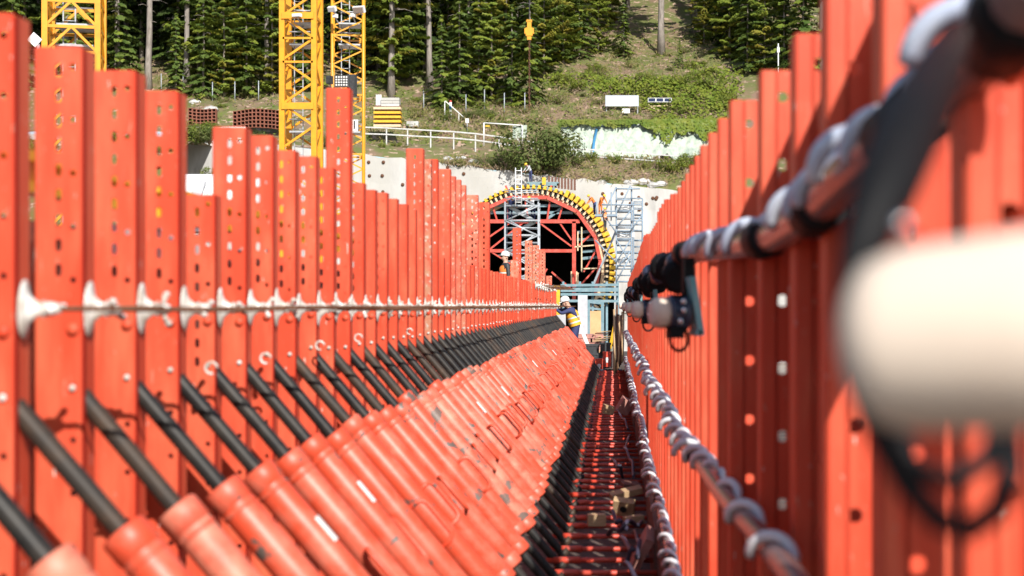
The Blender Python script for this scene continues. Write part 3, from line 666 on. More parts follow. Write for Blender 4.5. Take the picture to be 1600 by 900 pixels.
# ------------------------------------------------------------------ people
def person(name, label, loc, rotz, joints, mats, helmet, vest=None, scale=1.0, fingers=True, hair=False):
    """joints: dict of positions, facing -Y, feet at z = 0. One skinned continuous body; helmet, vest and eyes are children."""
    J = {k: Vector(v) for k, v in joints.items()}
    rad = {'pelvis': .135, 'waist': .125, 'chest': .15, 'neckb': .075, 'neck': .058, 'head': .088, 'skull': .093, 'crown': .07, 'nose': .016}
    for s in 'lr':
        rad.update({'hip' + s: .10, 'knee' + s: .062, 'ankle' + s: .046, 'heel' + s: .045, 'toe' + s: .04, 'sho' + s: .068, 'elb' + s: .047, 'wri' + s: .032, 'palm' + s: .036})
    ed = [('pelvis', 'waist', 1), ('waist', 'chest', 1), ('chest', 'neckb', 1), ('neckb', 'neck', 0), ('neck', 'head', 0), ('head', 'skull', 0), ('skull', 'crown', 0), ('head', 'nose', 0)]
    for s in 'lr':
        ed += [('pelvis', 'hip' + s, 2), ('hip' + s, 'knee' + s, 2), ('knee' + s, 'ankle' + s, 2), ('ankle' + s, 'heel' + s, 3), ('heel' + s, 'toe' + s, 3),
               ('chest', 'sho' + s, 1), ('sho' + s, 'elb' + s, 1), ('elb' + s, 'wri' + s, 1), ('wri' + s, 'palm' + s, 0)]
        if fingers:
            f = (J['palm' + s] - J['wri' + s]).normalized(); side = f.cross(Vector((0, 0, 1)))
            if side.length < .2: side = Vector((1, 0, 0))
            side.normalize(); dn = side.cross(f)
            for k in range(4):
                nm, nm2 = 'f%d%s' % (k, s), 'g%d%s' % (k, s)
                J[nm] = J['palm' + s] + f * (.055 - abs(k - 1.4) * .006) + side * (k - 1.5) * .022
                J[nm2] = J[nm] + f * .024 - dn * .022
                rad[nm] = rad[nm2] = .0095; ed += [('palm' + s, nm, 0), (nm, nm2, 0)]
            J['th' + s] = J['palm' + s] + f * .02 + side * .05; rad['th' + s] = .011; ed.append(('palm' + s, 'th' + s, 0))
    keys = list(J); ix = {k: i for i, k in enumerate(keys)}
    me = bpy.data.meshes.new('skel'); me.from_pydata([J[k] * scale for k in keys], [(ix[a], ix[c]) for a, c, _ in ed], [])
    ob = bpy.data.objects.new('skel', me); COL.objects.link(ob)
    sk = ob.modifiers.new('skin', 'SKIN'); sb = ob.modifiers.new('sub', 'SUBSURF'); sb.levels = 1; sb.render_levels = 1
    for k in keys:
        d = me.skin_vertices[0].data[ix[k]]; r = rad[k] * scale; d.radius = (r, r); d.use_root = (k == 'pelvis')
    dg = bpy.context.evaluated_depsgraph_get()
    out = bpy.data.meshes.new_from_object(ob.evaluated_get(dg)); out.name = 'body'
    bpy.data.objects.remove(ob)
    for m in mats: out.materials.append(m)
    segs = [(J[a] * scale, J[c] * scale, m) for a, c, m in ed]
    for p in out.polygons:
        best, bm = 9, 0
        for a, c, m in segs:
            d = c - a; t = max(0, min(1, (p.center - a).dot(d) / max(d.length_squared, 1e-9))); q = (a + d * t - p.center).length
            if q < best: best, bm = q, m
        p.material_index = bm; p.use_smooth = True
    o = thing(name, label, 'person', loc, None, None, rotz)
    part('body', out, o)
    hp = (J['skull'].lerp(J['crown'], .35)) * scale; upv = (J['crown'] - J['head']).normalized()
    b = MB(); b.lathe([(-.035, .118), (-.03, .120), (.02, .117), (.06, .100), (.09, .065), (.102, .02)], hp * 1.0, upv, 18)
    fw = (J['nose'] - J['head']); fw = (fw - upv * fw.dot(upv)).normalized()
    b.beam(hp + fw * .10 - upv * .03, hp + fw * .165 - upv * .04, .16, .012)
    bpart('helmet', b, helmet, o)
    sd_ = upv.cross(fw)
    for s in (1, -1):
        b = MB(); b.ball(tuple((J['head'].lerp(J['skull'], .55) + fw * .082 + sd_ * s * .034) * 1.0), .011, 8); bpart('eye', b, M_hole, o)
        b = MB(); b.ball(tuple(J['head'].lerp(J['skull'], .3) + sd_ * s * .092), .026, 8, 0, (.6, .8, 1.2)); bpart('ear', b, M_skin, o)
    b = MB(); b.beam(J['head'] + fw * .088 - upv * .035 - sd_ * .022, J['head'] + fw * .088 - upv * .035 + sd_ * .022, .01, .007); bpart('mouth', b, M_clay, o)
    if vest:
        c0, c1 = J['pelvis'].lerp(J['waist'], .3), J['chest'].lerp(J['neckb'], .55); ax = (c1 - c0); Lh = ax.length
        b = MB(); n = 18; prof = [(0, .185, .15), (.25, .18, .15), (.6, .195, .165), (.85, .185, .16), (1.0, .13, .12)]
        xx = Vector((1, 0, 0)); xx = (J['shol'] - J['shor']); xx = (xx - ax.normalized() * xx.dot(ax.normalized())).normalized(); yy = ax.normalized().cross(xx)
        for t, a, q in prof:
            for k in range(n):
                g = 2 * math.pi * k / n; b.v.append(tuple((c0 + ax * t + xx * a * math.cos(g) + yy * q * math.sin(g)) * scale))
        for i in range(len(prof) - 1):
            for k in range(n): j = (k + 1) % n; b.face((i * n + k, i * n + j, (i + 1) * n + j, (i + 1) * n + k), 0, True)
        ve = bpart('vest', b, vest, o)
        for t in (.18, .48):
            b = MB()
            for q in (t, t + .09):
                a2, c2 = lerp_table([(p[0], p[1]) for p in prof], q) + .004, lerp_table([(p[0], p[2]) for p in prof], q) + .004
                for k in range(n): g = 2 * math.pi * k / n; b.v.append(tuple((c0 + ax * q + xx * a2 * math.cos(g) + yy * c2 * math.sin(g)) * scale))
            for k in range(n): j = (k + 1) % n; b.face((k, j, n + j, n + k), 0, True)
            bpart('reflective_strip', b, M_reflect, ve)
    return o
STAND = dict(pelvis=(0, 0, .95), waist=(0, 0, 1.10), chest=(0, -.01, 1.33), neckb=(0, 0, 1.47), neck=(0, 0, 1.53), head=(0, -.02, 1.60), skull=(0, -.01, 1.68), crown=(0, 0, 1.74), nose=(0, -.125, 1.625),
             hipl=(.10, 0, .88), kneel=(.11, -.02, .50), anklel=(.11, .01, .10), heell=(.11, .02, .05), toel=(.11, -.14, .04), shol=(.19, 0, 1.42), elbl=(.25, .02, 1.13), wril=(.24, -.12, .92), palml=(.24, -.17, .86),
             hipr=(-.10, 0, .88), kneer=(-.11, -.02, .50), ankler=(-.11, .01, .10), heelr=(-.11, .02, .05), toer=(-.11, -.14, .04), shor=(-.19, 0, 1.42), elbr=(-.25, .02, 1.13), wrir=(-.24, -.12, .92), palmr=(-.24, -.17, .86))
pw = dict(STAND); pw.update(pelvis=(0, 0, .95), waist=(0, .02, 1.10), chest=(0, -.08, 1.30), neckb=(0, -.14, 1.43), neck=(0, -.18, 1.48), head=(.0, -.235, 1.54), skull=(0, -.26, 1.615), crown=(0, -.27, 1.68), nose=(.02, -.335, 1.515), shol=(.19, -.10, 1.40), shor=(-.19, -.12, 1.42),
          elbl=(.24, -.34, 1.30), wril=(.14, -.55, 1.48), palml=(.12, -.61, 1.50), elbr=(-.22, -.36, 1.38), wrir=(-.12, -.58, 1.52), palmr=(-.10, -.64, 1.53), hipl=(.10, 0, .88), hipr=(-.10, .0, .88), kneel=(.12, -.10, .50), anklel=(.12, .02, .10))
yW = 38.2
person('person', 'worker in yellow vest and white helmet reaching to a rod at the far slot end', (P(899, 500, yW).x, yW, DZ + .17), R(-90), pw, [M_skin, M_navy, M_navy, M_boot], M_helmet, M_vest)
ph = dict(STAND); ph.update(nose=(.03, -.125, 1.61))
person('person', 'man in white helmet and black jacket standing behind the left row', (P(790, 430, 41).x, 41, CZ + (V0 - 392) / F * 41 - 1.80), R(-70), ph, [M_skin, M_jacket, M_navy, M_boot], M_helmet, M_orange)
# what those two stand on
b = MB(); b.box((-0.4, 44.2, DZ + 0.07), (2.6, 12.6, 0.2)); structure('far_platform', b.mesh('far_platform', M_deck))
b = MB(); zz = CZ + (V0 - 392) / F * 41 - 1.80
b.box((-2.95, 41, zz - 0.06), (1.4, 3, 0.12))
for x in (-3.5, -2.4):
    for y in (39.7, 42.3): b.tube([(x, y, 0), (x, y, zz - 0.12)], 0.05, 8)
structure('side_platform', b.mesh('side_platform', M_dkgrey))

# ------------------------------------------------------------------ far end of the slot: stacks, frame, panels
def boxes(name, label, cat, c, size, m, rz=0, group=None):
    b = MB(); b.box((0, 0, 0), size); return thing(name, label, cat, c, group, b.mesh(name, m), rz)
PT = DZ + 0.17
def up_to(u, v, y): return P(u, v, y)
def panel(name, label, u0, u1, v0, v1, y, m, th=0.05, rz=0, cat='panel'):
    a, c = P(u0, v1, y), P(u1, v0, y); return boxes(name, label, cat, (a + c) / 2, (abs(c.x - a.x), th, abs(c.z - a.z)), m, rz)
panel('steel_sheet', 'light grey sheet standing left of the yellow-vested worker', 862, 884, 484, 550, 39.6, M_grey)
panel('steel_sheet', 'light grey sheet right of the worker under the teal frame', 903, 918, 461, 545, 41.0, M_grey)
o = thing('teal_portal', 'blue-teal steel door frame beyond the yellow-vested worker', 'steel frame', P(931, 560, 44))
bz = o.location
for nm, a, c, wd in (('upright', (919.5, 470), (919.5, 560), .09), ('upright', (941.5, 472), (941.5, 560), .09), ('top_beam', (917, 471), (944, 474), .08), ('mid_beam', (919, 481), (942, 484), .06)):
    b = MB(); b.beam(P(*a, 44) - bz, P(*c, 44) - bz, wd, wd, 0, (0, 1, 0)); bpart(nm, b, M_tealbeam, o)
panel('plywood_panel', 'orange plywood panel behind the teal frame', 921, 940, 486, 560, 46, M_ply)
panel('concrete_column', 'yellow-wrapped column end beyond the left row', 861, 875, 447, 492, 39.2, M_yelform, 0.2, 0, 'column')
b = MB(); b.beam(P(903, 500, 39) , P(922, 548, 39), .09, .03, 0, (0, 1, 0)); o = thing('white_plank', 'white plank leaning behind the worker', 'plank', (0, 0, 0), None, b.mesh('white_plank', M_white))
# stacked pinkish timbers
for r_ in range(4):
    for k in range(3):
        p = P(905 + 14 * k + (r_ % 2) * 3, 543 - 6.0 * r_, 40.5)
        boxes('timber_beam', 'pinkish timber beam, layer %s from the bottom, %s from the left' % (nth(r_ + 1), nth(k + 1)), 'timber', p, (.21, 1.5, .09), M_woodp, random.uniform(-.05, .05), 'stacked pinkish timbers')
for k in range(9):
    b = MB(); p = P(936 + 2.0 * (k % 5), 533 - 1.8 * k, 39.5 + .1 * k); b.tube([(-.16, -.3, random.uniform(-.01, .01)), (.2, .5, random.uniform(-.03, .03))], .016, 6)
    thing('loose_rod', 'bundled dark steel rod beyond the black crates, %s from the bottom' % nth(k + 1), 'steel rod', p, 'loose rods at the far end', b.mesh('loose_rod', M_rod if k % 2 else M_wood))
def crate(label, u0, u1, v0, v1, y, m=M_blackbox):
    a, c = P(u0, v1, y), P(u1, v0, y); s = Vector((abs(c.x - a.x), .3, abs(c.z - a.z)))
    o = thing('plastic_crate', label, 'crate', (a.x + s.x / 2, y, a.z), 'black crates at the far end')
    b = MB(); b.box((0, 0, s.z / 2), s); bpart('crate_body', b, m, o)
    b = MB(); b.box((0, 0, s.z), (s.x + .03, s.y + .03, .05)); bpart('rim', b, m, o)
    for k in (-1, 0, 1): b = MB(); b.box((k * s.x * .32, -s.y / 2 - .008, s.z / 2), (.02, .02, s.z * .9)); bpart('rib', b, m, o)
    return o
crate('lower left black crate at the trench end', 918, 938, 553, 570, 36.9); crate('upper left black crate at the trench end', 916, 936, 539, 552, 37.0)
crate('upper right black crate at the trench end', 938, 954, 537, 550, 36.8); crate('lower right black crate behind the red boxes', 938, 956, 551, 575, 36.95)
def redbox(label, u0, u1, v0, v1, y, markv):
    a, c = P(u0, v1, y), P(u1, v0, y); s = Vector((abs(c.x - a.x), .22, abs(c.z - a.z)))
    o = thing('red_box', label, 'box', (a.x + s.x / 2, y, a.z), 'red boxes at the trench end')
    b = MB(); b.box((0, 0, s.z / 2), s); b.box((0, 0, s.z + .012), (s.x * 1.06, s.y * 1.06, .024)); bpart('box_body', b, M_bar, o)
    b = MB(); b.lathe([(0, .045), (.006, .045)], (0, -s.y / 2 - .001, s.z * .55), (0, -1, 0), 10); b.box((0, -s.y / 2 - .004, s.z * .55 - .05), (.05, .008, .06)); bpart('white_mark', b, M_sticker, o)
redbox('taller red box with white mark on the right at the trench end', 942, 955, 551, 573, 36.2, 560); redbox('lower red box on the left at the trench end', 930, 942, 562, 582, 36.0, 570)
for k in range(7):
    b = MB(); b.ball((0, 0, 0), .09, 8, 0, (1, 1, .6)); p = P(941 + 4 * k, 579 + (k % 3) * 3, 35.6)
    thing('cable_coil', 'dark coil of hose in front of the red boxes, %s from the left' % nth(k + 1), 'coil', p, 'dark coils at the trench end',
          MB().tube([(.09 * math.cos(t), .05 * math.sin(t), .02 * math.sin(3 * t + k)) for t in [i * .45 for i in range(14)]], .022, 7, closed=True).mesh('cable_coil', M_hose if k % 2 else M_darkblue))
for k in range(8):
    u = 958 + 1.9 * k; y = 30 + .9 * k
    b = MB(); a, c = P(u + 2, 585 - 3 * k, y), P(u + random.uniform(1, 4), 480 + random.uniform(-4, 14), y + .4); b.tube([a, c], .022, 8)
    thing('standing_rod', 'upright %s against the right row near the trench end, %s from the left' % ('pale timber lath' if k % 3 == 0 else 'dark steel tube', nth(k + 1)), 'rod', (0, 0, 0), 'rods standing at the trench end', b.mesh('standing_rod', (M_wood, M_blackr, M_rod)[k % 3]))
b = MB(); b.beam(P(953, 545, 37.2), P(961, 505, 37.4), .06, .04); thing('yellow_lath', 'yellow lath leaning by the standing rods', 'lath', (0, 0, 0), None, b.mesh('yellow_lath', M_yelform))
# teal railing beyond
for k, v in enumerate((446, 453, 460, 470)):
    b = MB(); b.beam(P(876, v, 60), P(967, v - 1 + k * .5, 60), .10 + .06 * (k == 1), .12, 0, (0, 1, 0))
    thing('teal_rail', 'pale teal rail across the slot end, %s from the top' % nth(k + 1), 'rail', (0, 0, 0), 'teal rails beyond the slot end', b.mesh('teal_rail', M_tealbeam))
for k, u in enumerate((880, 906, 926, 948, 965)):
    b = MB(); b.tube([P(u, 440, 60.2), Vector((P(u, 440, 60.2).x, 60.2, 0))], .05, 8); thing('rail_post', 'teal upright behind the rails, %s from the left' % nth(k + 1), 'post', (0, 0, 0), 'uprights of the teal rails', b.mesh('rail_post', M_tealbeam))

# ------------------------------------------------------------------ tunnel formwork arch (at Y 126)
YA = 126.0
arch = thing('formwork_arch', 'large round tunnel formwork arch with yellow beam ends and red truss', 'formwork', (ACX, YA, ACZ))
def pol(r, a): return Vector((r * math.cos(a), 0, r * math.sin(a)))
A0, A1 = R(-42), R(222)
b = MB(); n = 64
for i in range(n):
    a0, a1 = A0 + (A1 - A0) * i / n, A0 + (A1 - A0) * (i + 1) / n
    q = [pol(r, a) + Vector((0, y, 0)) for y in (-0.1, 3.0) for r, a in ((5.78, a0), (5.78, a1), (6.10, a1), (6.10, a0))]
    for f in ((0, 1, 2, 3), (7, 6, 5, 4), (0, 4, 5, 1), (3, 2, 6, 7)): b.poly([q[k] for k in f])
bpart('rib_ring', b, M_creamrib, arch)
def radial_box(r0, r1, wd, dy0, dy1, m, nm):
    b = MB(); b.box(((r0 + r1) / 2, (dy0 + dy1) / 2, 0), (r1 - r0, dy1 - dy0, wd)); return b.mesh(nm, m)
cleat = radial_box(6.06, 6.42, .16, -.35, 0.1, M_creamrib, 'cleat'); gap = radial_box(6.02, 6.36, .17, -.28, 2.6, M_hole, 'waler')  # black boxes drawn as the gaps beside the cleats
NB = 66
b = MB(); b.box((6.62, 1.2, 0), (.28, 3.4, .20)); b.box((6.50, -.42, 0), (.10, .12, .30)); ybeam = b.mesh('yellow_beam', M_yelform)
b = MB(); b.box((6.72, 1.2, 0), (.52, 3.4, .30)); b.box((6.50, -.42, 0), (.16, .12, .36)); ybeam2 = b.mesh('yellow_beam', M_yelform)
for i in range(NB):
    a = A0 + (A1 - A0) * (i + .5) / NB
    part('yellow_beam', ybeam2 if R(-25) < a < R(66) else ybeam, arch, (0, 0, 0), (0, -a, 0)); part('cleat', cleat, arch, (0, 0, 0), (0, -a - .02, 0)); part('waler', gap, arch, (0, 0, 0), (0, -a + .024, 0))  # waler parts are the black gap boxes beside the cleats
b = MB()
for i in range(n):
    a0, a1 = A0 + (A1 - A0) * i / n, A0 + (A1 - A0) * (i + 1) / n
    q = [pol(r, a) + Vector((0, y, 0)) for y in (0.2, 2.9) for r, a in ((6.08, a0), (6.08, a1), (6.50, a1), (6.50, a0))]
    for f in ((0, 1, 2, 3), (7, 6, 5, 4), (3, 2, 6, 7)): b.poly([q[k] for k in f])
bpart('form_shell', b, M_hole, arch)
def ap(u, v, dy=0): p = P(u, v, YA) - arch.location; return Vector((p.x, -0.3 + dy, p.z))
poly = [(733, 458), (722, 409), (731, 370), (763, 325), (798, 309), (855, 309), (902, 331), (930, 371), (938, 409), (930, 458)]
for a, c in zip(poly, poly[1:]): b = MB(); b.beam(ap(*a), ap(*c), .28, .30, 0, (0, 1, 0)); bpart('truss_chord', b, M_steelred, arch)
for a, c, wd in (((763, 346), (906, 346), .30), ((750, 392), (900, 392), .26), ((897, 346), (897, 470), .30), ((763, 330), (763, 470), .26),
                 ((840, 346), (893, 385), .13), ((873, 346), (893, 375), .12), ((820, 346), (765, 390), .14), ((800, 346), (762, 372), .14), ((895, 392), (925, 365), .14), ((935, 385), (912, 425), .13), ((862, 425), (893, 452), .14), ((905, 448), (930, 420), .13), ((855, 420), (830, 460), .12),
                 ((860, 309), (855, 345), .14), ((880, 320), (872, 345), .13), ((820, 309), (826, 345), .13), ((790, 312), (795, 345), .13), ((770, 322), (777, 345), .13), ((855, 310), (862, 290), .16), ((798, 310), (790, 290), .16), ((765, 392), (810, 420), .12)):
    b = MB(); b.beam(ap(*a, .25), ap(*c, .25), wd, wd, 0, (0, 1, 0)); bpart('truss_member', b, M_steelred, arch)
for a, c in (((765, 321), (890, 321)), ((765, 332), (895, 332)), ((856, 341), (878, 324)), ((902, 363), (925, 361)), ((900, 374), (930, 374)), ((908, 393), (935, 391)), ((908, 404), (935, 401)), ((826, 288), (870, 288)), ((826, 294), (868, 295))):
    b = MB(); b.beam(ap(*a, .6), ap(*c, .6), .22, .22, 0, (0, 1, 0)); bpart('teal_beam', b, M_tealbeam, arch)
for a, c in (((903, 362), (903, 392)), ((909, 355), (909, 425)), ((898, 386), (931, 383)), ((909, 420), (936, 419)), ((893, 424), (893, 445)), ((901, 424), (901, 445)), ((903, 426), (903, 447))):
    b = MB(); b.beam(ap(*a, .1), ap(*c, .1), .10, .12, 0, (0, 1, 0)); bpart('timber_strut', b, M_creamrib, arch)
b = MB(); b.box((0, 1.4, 0), (2.6, 2.4, .12)); bpart('top_deck', b, M_tealbeam, arch, loc=tuple(P(848, 285, YA) - arch.location))
for k in range(9): b = MB(); b.box((0, 0, 0), (.18, .12, .9)); bpart('deck_board', b, M_brown, arch, loc=tuple(P(858 + 5 * k, 284 + k * .6, YA + 1) - arch.location))
b = MB(); b.box((0, 0, 0), (.3, .2, .6)); bpart('yellow_box', b, M_yelform, arch, loc=tuple(P(850, 283, YA - .4) - arch.location))
b = MB(); b.beam(P(925, 450, 118), P(965, 355, 122), .12, .12); thing('raking_tube', 'long pale tube leaning across the right side of the arch', 'tube', (0, 0, 0), None, b.mesh('raking_tube', M_scaf))

def scaffold(name, label, u0, u1, vtop, y, depth, levels, m, ladder=False):
    a, c = P(u0, vtop, y), P(u1, vtop, y); wd = c.x - a.x; H = a.z
    o = thing(name, label, 'scaffold', (a.x, y, 0))
    for x in (0, wd / 2 if wd > 3 else None, wd):
        if x is None: continue
        for yy in (0, depth): b = MB(); b.tube([(x, yy, 0), (x, yy, H)], .055, 7); bpart('standard', b, m, o)
    for z in levels:
        z = CZ + (V0 - z) / F * y
        for yy in (0, depth):
            for dz in (0, .5, 1.0): b = MB(); b.tube([(0, yy, z + dz), (wd, yy, z + dz)], .04, 6); bpart('ledger', b, m, o)
        for x in (0, wd): b = MB(); b.tube([(x, 0, z), (x, depth, z)], .04, 6); bpart('transom', b, m, o)
        b = MB(); b.box((wd / 2, depth / 2, z + .03), (wd, depth * .9, .06)); bpart('platform', b, m, o)
    return o, wd, H
lv = [445, 420, 391, 368, 345, 322]
sct, wd, H = scaffold('stair_scaffold', 'white steel stair tower standing before the arch', 789, 841, 315, 100, 1.6, lv, M_scaf)
for k, (a, c) in enumerate(zip(lv, lv[1:])):
    za, zc = CZ + (V0 - a) / F * 100, CZ + (V0 - c) / F * 100
    x0, x1 = (0.25, wd - .25) if k % 2 else (wd - .25, 0.25)
    b = MB(); b.beam((x0, .5, za), (x1, .5, zc), .08, .22); b.beam((x0, 1.1, za), (x1, 1.1, zc), .08, .22)
    for t in range(7): f = (t + .5) / 7; b.box((x0 + (x1 - x0) * f, .8, za + (zc - za) * f), (.24, .6, .03))
    bpart('stair_flight', b, M_scaf, sct)
    b = MB(); b.tube([(x0, -.02, za + 1.0), (x1, -.02, zc + 1.0)], .045, 6); bpart('stair_rail', b, M_scaf, sct)
    b = MB(); b.tube([(0, -.05, za), (wd, -.05, zc)] if k % 2 == 0 else [(wd, -.05, za), (0, -.05, zc)], .05, 6); bpart('brace', b, M_scaf, sct)
o = thing('ladder', 'white ladder rising above the stair tower', 'ladder', P(805.5, 322, 99))
h = P(0, 262, 99).z - o.location.z
for x in (0, .38): b = MB(); b.tube([(x, 0, 0), (x, 0, h)], .035, 6); bpart('rail', b, M_white, o)
for k in range(8): b = MB(); b.tube([(0, 0, .25 + k * .29), (.38, 0, .25 + k * .29)], .03, 6); bpart('rung', b, M_white, o)
s2, wd2, H2 = scaffold('edge_scaffold', 'blue-grey scaffold tower right of the yellow arch', 963, 987, 292, 118, 1.8, [440, 415, 393, 375, 361, 330], M_scafblue)
s3, wd3, H3 = scaffold('edge_scaffold', 'thin outer scaffold bay beside the right red posts', 990, 1004, 315, 120, 1.6, [425, 395, 360, 335], M_scafblue)
for a, c in (((963, 292), (942, 337)), ((966, 330), (985, 290)), ((963, 375), (985, 410)), ((985, 375), (963, 410)), ((963, 295), (1000, 295)), ((964, 365), (940, 330)), ((963, 410), (930, 375)), ((930, 337), (963, 338)), ((932, 338), (932, 315)), ((940, 320), (1004, 320)), ((963, 440), (985, 400)), ((963, 355), (985, 330)), ((963, 420), (985, 393)), ((985, 361), (1004, 335)), ((985, 425), (1004, 395)), ((955, 300), (955, 345)), ((985, 310), (1004, 310)), ((985, 345), (1004, 345)), ((963, 312), (985, 312)), ((940, 330), (963, 330)), ((1004, 310), (1004, 430)), ((952, 352), (965, 352))):
    b = MB(); b.tube([P(*a, 117.8) - s2.location, P(*c, 117.8) - s2.location], .06, 6); bpart('brace', b, M_scafblue, s2)
b = MB(); b.box((0, 0, 0), (1.7, 1.2, .16)); bpart('cantilever_deck', b, M_scafblue, s2, loc=tuple(P(947, 337, 118) - s2.location))
for k, (u, v) in enumerate(((968, 329), (980, 330), (973, 370), (975, 411), (982, 370))):
    b = MB(); b.box((0, 0, 0), (.75, .6, .35), 0, Matrix.Rotation(.2 * k, 3, 'Z')); b.ball((.1, 0, .15), .3, 8, 0, (1, .8, .6))
    thing('white_sack', 'white sack on the blue scaffold, %s counted downwards' % nth(k + 1), 'sack', P(u, v - 3, 118.6), 'white sacks on the scaffold', b.mesh('white_sack', M_white))
# workers around the arch
bend = dict(STAND); bend.update(waist=(0, -.06, 1.08), chest=(0, -.24, 1.25), neckb=(0, -.34, 1.33), neck=(0, -.38, 1.37), head=(0, -.45, 1.40), skull=(0, -.48, 1.46), crown=(0, -.5, 1.52), nose=(0, -.55, 1.38), shol=(.19, -.28, 1.30), shor=(-.19, -.28, 1.30),
            elbl=(.24, -.42, 1.06), wril=(.18, -.58, .90), palml=(.17, -.63, .86), elbr=(-.24, -.42, 1.06), wrir=(-.18, -.58, .90), palmr=(-.17, -.63, .86))
def place(u, v, y, label, rz, pose, mt, hl, ve): person('person', label, P(u, v, y), rz, pose, mt, hl, ve, 1.0, True)
place(829, 285, YA + .6, 'worker with yellow helmet on top of the arch', R(-50), bend, [M_skin, M_grey, M_navy, M_boot], M_helmety, None)
place(929, 336, 118.3, 'bent worker in orange on the left of the blue scaffold ledge', R(-70), bend, [M_skin, M_orange, M_navy, M_boot], M_helmety, None)
place(938, 336, 118.5, 'worker in orange standing nearer the blue scaffold tower', R(40), bend, [M_skin, M_orange, M_orange, M_boot], M_helmety, None)
place(945, 361, 117.5, 'worker in dark clothes below the orange workers on the scaffold', R(60), STAND, [M_skin, M_jacket, M_jacket, M_boot], M_helmety, M_orange)
place(797, 345, 100.8, 'worker in navy on the upper flight of the stair tower', R(30), bend, [M_skin, M_navy, M_navy, M_boot], M_helmet, None)
place(833, 345, 100.8, 'worker in grey at the right of the upper stair landing', R(-30), bend, [M_skin, M_grey, M_navy, M_boot], M_helmety, None)

# ------------------------------------------------------------------ tower cranes
def crane(label, ul, ur, y, style, sec, rz=0.0, leg=.11, tubeb=.045, ladder=False, vphase=0, square=True):
    pl_, pr_ = P(ul, 0, y), P(ur, 0, y); wd = pr_.x - pl_.x; top = P(0, -160, y).z
    o = thing('tower_crane', label, 'crane', (pl_.x, y, 0), 'yellow tower crane masts', None, rz)
    for x, yy in ((0, 0), (wd, 0), (0, wd), (wd, wd)):
        b = MB()
        if square: b.box((x, yy, top / 2), (leg * 2, leg * 2, top))
        else: b.tube([(x, yy, 0), (x, yy, top)], leg, 10)
        bpart('mast_leg', b, M_yellow, o)
    z0 = P(0, vphase, y).z; z0 -= sec * int(z0 / sec)
    faces = [((0, -.01), (wd, -.01)), ((wd + .01, 0), (wd + .01, wd)), ((wd, wd + .01), (0, wd + .01)), ((-.01, wd), (-.01, 0))]
    hor, dia, dib = [], [], []
    for (a, c) in faces:
        va, vc = Vector((*a, 0)), Vector((*c, 0)); mid = (va + vc) / 2
        b = MB(); b.beam(va, vc, tubeb * 1.6, tubeb * 2.2); hor.append(b.mesh('horizontal_brace', M_yellow))
        up_ = Vector((0, 0, sec))
        if style == 'K':
            b = MB(); b.beam(va, mid + up_, tubeb * 1.5, tubeb * 1.8); dia.append(b.mesh('diagonal_brace', M_yellow))
            b = MB(); b.beam(vc, mid + up_, tubeb * 1.5, tubeb * 1.8); dib.append(b.mesh('diagonal_brace', M_yellow))
        else:
            b = MB(); b.beam(va, vc + up_ / 2, tubeb * 1.5, tubeb * 1.8); dia.append(b.mesh('diagonal_brace', M_yellow))
            b = MB(); b.beam(vc + up_ / 2, va + up_, tubeb * 1.5, tubeb * 1.8); dib.append(b.mesh('diagonal_brace', M_yellow))
    k = 0; z = z0
    zmin = CZ + 2
    while z + sec < top:
        if z > zmin:
            for f in range(4):
                if style == 'K' or k % 2 == 0: part('horizontal_brace', hor[f], o, (0, 0, z))
                part('diagonal_brace', dia[f], o, (0, 0, z)); part('diagonal_brace', dib[f], o, (0, 0, z))
        z += sec; k += 1
    if ladder:
        lx = wd * .28
        for x in (lx, lx + .42): b = MB(); b.box((x, wd * .5, top / 2), (.05, .05, top)); bpart('ladder_rail', b, M_scaf, o)
        b = MB(); b.tube([(lx, wd * .5, 0), (lx + .42, wd * .5, 0)], .022, 6); rg = b.mesh('ladder_rung', M_scaf)
        z = zmin
        while z < top - .2: part('ladder_rung', rg, o, (0, 0, z)); z += .42
        for v in (35, 68, 205): 
            z = P(0, v, y).z; b = MB(); b.box((wd * .55, wd * .5, z), (wd * .7, wd * .8, .08)); bpart('rest_platform', b, M_scaf, o)
            b = MB(); b.tube([(wd * .2, wd * .1, z + .6), (wd * .9, wd * .1, z + .6)], .035, 6); bpart('guard_rail', b, M_scaf, o)
    return o, wd
c1, w1 = crane('left yellow tower crane mast beside the nearest red posts', 70, 149, 55, 'K', .92, R(12), .10, .05, True, 40)
c2, w2 = crane('middle yellow tower crane mast with a grey ladder inside', 441, 491, 75, 'Z', 2.15, 0, .13, .06, True, 25)
c3, w3 = crane('slim right yellow tower crane mast carrying the sign 1', 519, 567, 80, 'Z', 1.55, R(8), .075, .04, True, 8, False)
# thicker frames of the middle mast
for v in (25, 166): 
    b = MB(); b.box((w2 / 2, -.17, P(0, v, 75).z), (w2, .06, .32)); bpart('section_flange', b, M_yellow, c2)
for v in (60, 97): b = MB(); b.box((w2 / 2, -.1, P(0, v, 75).z), (w2 * .95, .06, .10)); bpart('horizontal_brace', b, M_yellow, c2)
def flood(label, u, v, y, m1, m2, sz, rx):
    o = thing('floodlight', label, 'floodlight', P(u, v, y), 'floodlights on the cranes'); o.rotation_euler = (rx, 0, random.uniform(-.4, .4))
    b = MB(); b.box((0, 0, 0), sz); bpart('housing', b, m1, o)
    b = MB(); b.box((0, -sz[1] / 2 - .015, 0), (sz[0] * .88, .03, sz[2] * .85)); bpart('lens', b, m2, o)
    b = MB(); b.beam((0, 0, -sz[2] / 2), (0, .25, -sz[2] / 2 - .2), .05, .05); bpart('bracket', b, M_scaf, o)
flood('left pale floodlight high on the slim crane', 519, 14, 79, M_white, M_grey, (.42, .2, .26), .5); flood('right pale floodlight high on the slim crane', 561, 15, 79, M_white, M_bolt, (.62, .2, .34), .5)
